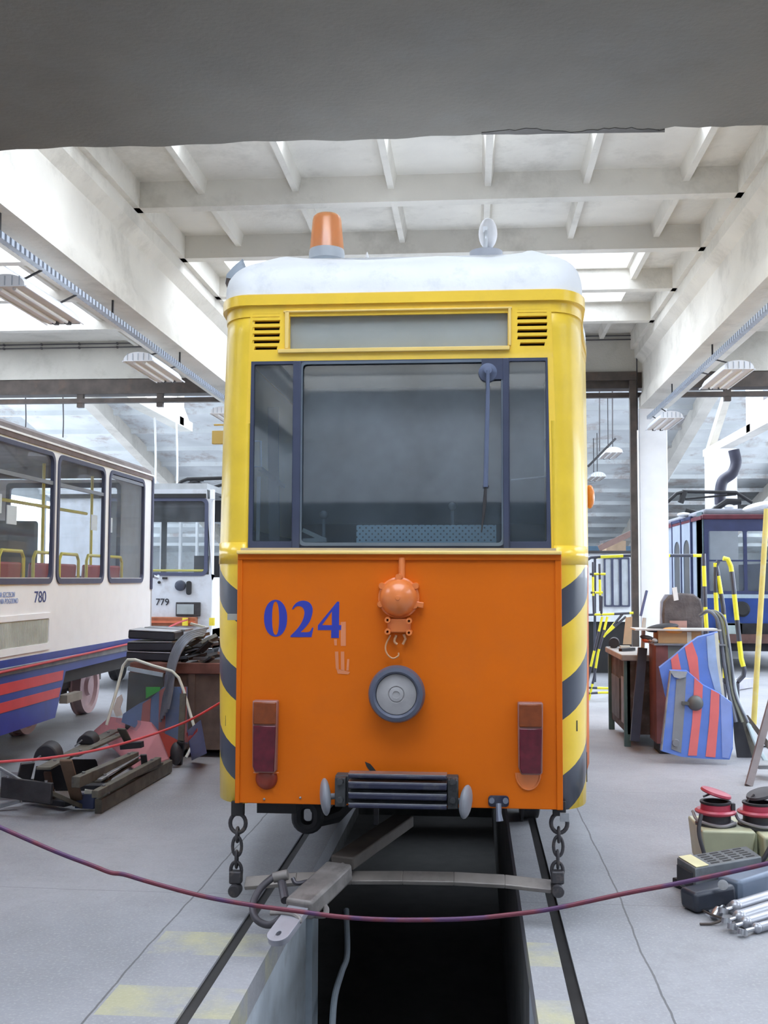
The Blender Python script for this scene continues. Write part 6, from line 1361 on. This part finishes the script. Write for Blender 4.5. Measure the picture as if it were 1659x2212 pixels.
# ================================================================== PARTS ON THE FLOOR, RIGHT FOREGROUND
CRM = M('cream_green_paint', (.50, .52, .36), .45, var=.08, dirt=(.35, .35, .25), dirt_amt=.4)
pf = P(1512, 1858, 6.3)
bxs = thing('capped_tank', (pf.x + .25, 6.4 + Y0, 0), 'low cream green tank with two open red filler caps at the right edge', 'tank')
x0 = pf.x; z1 = .225
for (a_, b_) in ((x0, x0 + .30), (x0 + .32, x0 + .66)):
    MB().hexa([(a_ + .02, 6.28 + Y0, 0), (b_ - .02, 6.28 + Y0, 0), (b_ - .02, 6.62 + Y0, 0), (a_ + .02, 6.62 + Y0, 0), (a_, 6.24 + Y0, z1), (b_, 6.24 + Y0, z1), (b_, 6.64 + Y0, z1), (a_, 6.64 + Y0, z1)]) 
mb = MB()
for (a_, b_) in ((x0, x0 + .30),): mb.hexa([(a_ + .02, 6.28 + Y0, 0), (b_ - .02, 6.28 + Y0, 0), (b_ - .02, 6.62 + Y0, 0), (a_ + .02, 6.62 + Y0, 0), (a_, 6.24 + Y0, z1), (b_, 6.24 + Y0, z1), (b_, 6.64 + Y0, z1), (a_, 6.64 + Y0, z1)])
mb.build('tank_body', CRM, bxs, bevel=.012)
mb = MB(); a_, b_ = x0 + .32, x0 + .68
mb.hexa([(a_ + .02, 6.2 + Y0, 0), (b_ - .02, 6.2 + Y0, 0), (b_ - .02, 6.62 + Y0, 0), (a_ + .02, 6.62 + Y0, 0), (a_, 6.16 + Y0, z1 - .01), (b_, 6.16 + Y0, z1 - .01), (b_, 6.64 + Y0, z1 - .01), (a_, 6.64 + Y0, z1 - .01)])
mb.build('tank_body', CRM, bxs, bevel=.012)
MB().box(x0 + .30, x0 + .32, 6.3 + Y0, 6.6 + Y0, .05, .2).build('web', CRM, bxs)
PKR = M('cap_pink_red', (.42, .05, .09), .35, var=.12); CLR = M('collar_dark', (.05, .05, .06), .5, var=.2)
for i, (px, py) in enumerate(((1546, 1772), (1638, 1776))):
    c = P(px, py, 6.42); c.z = z1
    cp = MB().lathe([(.115, -.01), (.115, .008), (.10, .02), (.085, .022), (.085, .055), (.09, .06)], c, seg=32).build('collar', CLR, bxs)
    MB().lathe([(.085, .055), (.115, .068), (.118, .078), (.105, .088), (.085, .085), (.082, .128), (.078, .128), (.078, .07)], c, seg=32).build('red_flange', PKR, cp)
    MB().lathe([(.083, .118), (.088, .122), (.088, .132), (.07, .132), (.07, .07), (0, .065)], c, seg=32).build('mouth', JB, cp)
    MB().lathe([(0, -.006), (.085, -.006), (.09, 0), (.085, .012), (.04, .016), (0, .018)], (c.x + (.01 if i == 0 else .03), c.y + .03, c.z + .17), (.28, -.05, 1) if i == 0 else (-.32, -.1, 1), seg=32).build('lid', PKR if i == 0 else CLR, cp)
    MB().tube([(c.x - .07, c.y, c.z + .155) if i == 0 else (c.x - .06, c.y, c.z + .13), (c.x - .02, c.y, c.z + .175)], .006, 6).build('lid_pin', CLR, cp)
    MB().tube(bez([(c.x - .12, c.y + .05, z1 + .06), (c.x - .11, c.y - .05, z1 + .03), (c.x, c.y - .12, z1 + .012), (c.x + .10, c.y - .06, z1 + .02)], 6), .009, 8).build('retaining_strap', M('strap_grey', (.25, .24, .26), .4), cp)
    MB().boxc((c.x + .095, c.y - .02, c.z + .1), (.02, .03, .05)).build('hinge', CLR, cp)
MB().tube(bez([(x0 + .0, 6.25 + Y0, z1 + .09), (x0 - .02, 6.22 + Y0, z1), (x0 + .0, 6.2 + Y0, .12), (x0 + .03, 6.18 + Y0, .02)], 6), .012, 8).build('hose', CLR, bxs)
MB().tube(bez([(x0 + .22, 6.15 + Y0, .03), (x0 + .30, 6.12 + Y0, .10), (x0 + .38, 6.14 + Y0, z1 + .0), (x0 + .44, 6.2 + Y0, z1 + .03)], 6), .013, 8).build('hose', CLR, bxs)
MB().tube(bez([(x0 - .05, 6.15 + Y0, .01), (x0 - .03, 6.16 + Y0, .10), (x0 - .01, 6.15 + Y0, .02)], 6), .004, 6).build('wire', CLR, bxs)
# slotted block
VB_ = M('vent_block_grey', (.12, .13, .14), .5, .1, var=.2, dirt=(.07, .07, .08), dirt_amt=.5, dscale=8)
T = [PZ(1502, 1876, .19), PZ(1645, 1850, .17), PZ(1612, 1827, .17), PZ(1462, 1852, .19)]
vb = thing('slotted_block', (T[0] + T[2]) / 2 * 1.0, 'dark slotted resistor block with a yellowed end, lying before the cream tank', 'resistor block'); vb.location.z = 0
mb = MB(); mb.hexa([Vector((p.x, p.y, .05)) for p in T] + T); mb.build('block_body', VB_, vb, bevel=.006)
ux = (T[1] - T[0]); uy = (T[3] - T[0])
mb = MB(); mb.prism([T[0] + ux * a + uy * b + Vector((0, 0, .002)) for a, b in ((.02, .02), (.20, .02), (.20, .98), (.02, .98))], (0, 0, .003)); mb.build('yellowed_label', M('yellowed_label', (.62, .58, .34), .6, var=.1), vb)
for i in range(4):
    for j in range(5):
        a = .27 + i * .18; b = .12 + j * .17
        MB().prism([T[0] + ux * (a + q) + uy * (b + r_) for q, r_ in ((0, 0), (.12, 0), (.12, .07), (0, .07))], (0, 0, .0025)).build('slot', BLACK, vb)
e_ = T[3] - T[0]
mb = MB(); mb.prism([T[0] + e_ * .12 + Vector((-.012, 0, -.03)), T[0] + e_ * .88 + Vector((-.012, 0, -.03)), T[0] + e_ * .88 + Vector((-.012, 0, -.11)), T[0] + e_ * .12 + Vector((-.012, 0, -.11))], (.02, 0, 0)); mb.build('end_terminal', JB, vb)
solo(MB().hexa([PZ(1510, 1940, 0), PZ(1600, 1915, 0), PZ(1570, 1900, 0), PZ(1452, 1912, 0)] + [Vector((p.x, p.y, .048)) for p in (PZ(1510, 1940, 0), PZ(1600, 1915, 0), PZ(1570, 1900, 0), PZ(1452, 1912, 0))]) or None, 'black_base', BLACK, 'flat black slab under the slotted resistor block', 'slab') if False else None
mb = MB(); q4 = [PZ(1512, 1938, 0), PZ(1610, 1912, 0), PZ(1580, 1900, 0), PZ(1452, 1915, 0)]; mb.hexa(q4 + [Vector((p.x, p.y, .049)) for p in q4])
solo(mb, 'black_slab', BLACK, 'flat black slab under the slotted resistor block', 'slab', bevel=.006)
# grey box section with a dark end
gd = thing('grey_duct', PZ(1600, 1945, 0), 'blue grey box section with a dark end lying beside the slotted block', 'duct')
a, b, c_ = PZ(1485, 1945, .055), PZ(1574, 1925, .075), PZ(1740, 1872, .075)
MB().bar(b, c_, .14, .13).build('box_section', M('duct_blue_grey', (.15, .19, .26), .4, .2, var=.1), gd, bevel=.02)
MB().bar(a, b, .13, .10).build('dark_end', M('duct_end_dark', (.03, .035, .05), .4, var=.3), gd, bevel=.02)
MB().lathe([(0, -.01), (.02, -.01), (.025, .01), (0, .012)], PZ(1562, 1912, .14), (-.3, -1, .4)).build('knob', STEEL_GREY, gd)
# silver cylinders
SIL = M('silver_cylinder', (.36, .37, .41), .35, .6, var=.1)
for i, (a, b, r_, lab) in enumerate((((1592, 1958, .06), (1700, 1925, .06), .030, 'silver shock absorber lying closest to the blue grey box section'), ((1600, 1980, .045), (1700, 1948, .045), .030, 'second silver shock absorber from the box section'), ((1614, 1992, .032), (1700, 1966, .032), .026, 'third silver shock absorber from the box section'), ((1638, 2004, .025), (1720, 1982, .025), .022, 'front silver shock absorber at the right frame edge'))):
    p, q = PZ(*a), PZ(*b); t = thing('shock_absorber', (p.x, p.y, 0), lab, 'shock absorber', 'silver shock absorbers on the floor')
    MB().cyl(p, q, r_, seg=18).build('cylinder', SIL, t, bevel=.004); d = (p - q).normalized()
    MB().ball(p + d * .01, r_ * 1.1).build('end_cap', SIL, t)
    MB().cyl(p, p + d * .09, .010, seg=10).build('rod', STEEL_BRIGHT, t)
    e = p + d * .11; MB().lathe([(.012, -.012), (.024, -.012), (.024, .012), (.012, .012), (.012, -.012)], e, (0.2, 0.2, 1), seg=18).build('eye', STEEL_BRIGHT, t)
for px, py, r_, lab in ((1548, 1974, .028, 'bright round fitting left of the shock absorbers'), (1556, 1958, .022, 'small bright fitting beside the dark duct end'), (1532, 1962, .018, 'smallest bright fitting nearest the duct end'), (1578, 1962, .024, 'bright fitting touching the nearest shock absorber rod')):
    c = PZ(px, py, r_); solo(MB().lathe([(0, -r_), (r_ * .8, -r_), (r_, 0), (r_ * .8, r_), (0, r_)], c, (.6, .5, .6), seg=16), 'steel_fitting', STEEL_BRIGHT, lab, 'fitting', 'bright fittings on the floor')
solo(MB().tube(bez([PZ(1508, 1962, .01), PZ(1535, 1975, .03), PZ(1560, 1985, .03), PZ(1540, 1995, .01), PZ(1512, 1996, .008)], 6), .006, 8), 'wire_loop', STEEL_BROWN, 'loose wire loop around the bright fittings', 'wire')

# ================================================================== ROPES
RP = bpy.data.materials.new('red_blue_rope'); RP.use_nodes = True
def _rope():
    nt = RP.node_tree; n = nt.nodes; L = nt.links; b = n['Principled BSDF']; b.inputs['Roughness'].default_value = .6
    tc = n.new('ShaderNodeTexCoord'); sx = n.new('ShaderNodeSeparateXYZ'); L.new(tc.outputs['Object'], sx.inputs[0])
    no = n.new('ShaderNodeTexNoise'); no.inputs['Scale'].default_value = 9; L.new(tc.outputs['Object'], no.inputs['Vector'])
    r_ = n.new('ShaderNodeMapRange'); r_.inputs[1].default_value = .45; r_.inputs[2].default_value = .55; L.new(no.outputs['Fac'], r_.inputs[0])
    mx = n.new('ShaderNodeMix'); mx.data_type = 'RGBA'; L.new(r_.outputs[0], mx.inputs[0]); mx.inputs[6].default_value = (.07, .022, .085, 1); mx.inputs[7].default_value = (.14, .022, .04, 1)
    L.new(mx.outputs[2], b.inputs['Base Color'])
_rope()
RR = M('red_rope', (.50, .055, .065), .6, var=.15)
DR_ = 3.0
rp = [(-150, 1715), (-60, 1758), (0, 1787), (119, 1839), (200, 1870), (239, 1885), (268, 1889), (325, 1906), (434, 1935), (542, 1955), (640, 1968), (740, 1981), (850, 1987), (1000, 1985), (1100, 1976), (1200, 1962), (1350, 1930), (1480, 1905), (1659, 1865), (1760, 1835), (1840, 1806)]
ro = solo(MB().tube(bez([P(x, y, DR_) for x, y in rp], 5), .0062, 10), 'barrier_rope', RP, 'dark red and purple barrier rope sagging across the whole foreground', 'rope')
for px, py, lab in ((-150, 1715, 'thin barrier post holding the left end of the foreground rope'), (1840, 1806, 'thin barrier post holding the right end of the foreground rope')):
    c = P(px, py, DR_); sgn = -1 if px < 0 else 1
    t = thing('barrier_post', (c.x + sgn * .02, c.y, 0), lab, 'post')
    MB().cyl((c.x + sgn * .02, c.y, 0), (c.x + sgn * .02, c.y, c.z + .08), .016, seg=12).build('pole', STEEL_GREY, t)
    MB().lathe([(0, 0), (.14, 0), (.14, .02), (.03, .04), (0, .04)], (c.x + sgn * .02, c.y, 0), seg=24).build('base', STEEL_DARK, t)
solo(MB().tube(bez([P(-120, 1656, 4.3), P(0, 1646, 4.7), P(100, 1638, 5.0), P(200, 1622, 5.3), P(300, 1596, 5.6), P(400, 1560, 5.9), P(472, 1520, 6.15), P(482, 1512, 6.2)], 5), .0065, 10), 'barrier_rope', RR, 'red rope running from the left edge to the works tram, above the junk pile', 'rope')
c = P(-120, 1656, 4.3); t = thing('barrier_post', (c.x - .02, c.y, 0), 'thin barrier post holding the red rope beyond the left edge', 'post')
MB().cyl((c.x - .02, c.y, 0), (c.x - .02, c.y, c.z + .06), .016, seg=12).build('pole', STEEL_GREY, t); MB().lathe([(0, 0), (.14, 0), (.14, .02), (.03, .04), (0, .04)], (c.x - .02, c.y, 0), seg=24).build('base', STEEL_DARK, t)
xr3 = XS + .03
pts = [PX(x, y, xr3) for x, y in ((-120, 1480), (0, 1453), (100, 1431), (200, 1409), (290, 1388), (318, 1380))] + [P(350, 1362, 13.4), P(386, 1345, 14.2), P(404, 1339, 14.95)]
solo(MB().tube(bez(pts, 5), .012, 8), 'barrier_rope', RR, 'red rope strung along the side of the white and blue tram', 'rope')
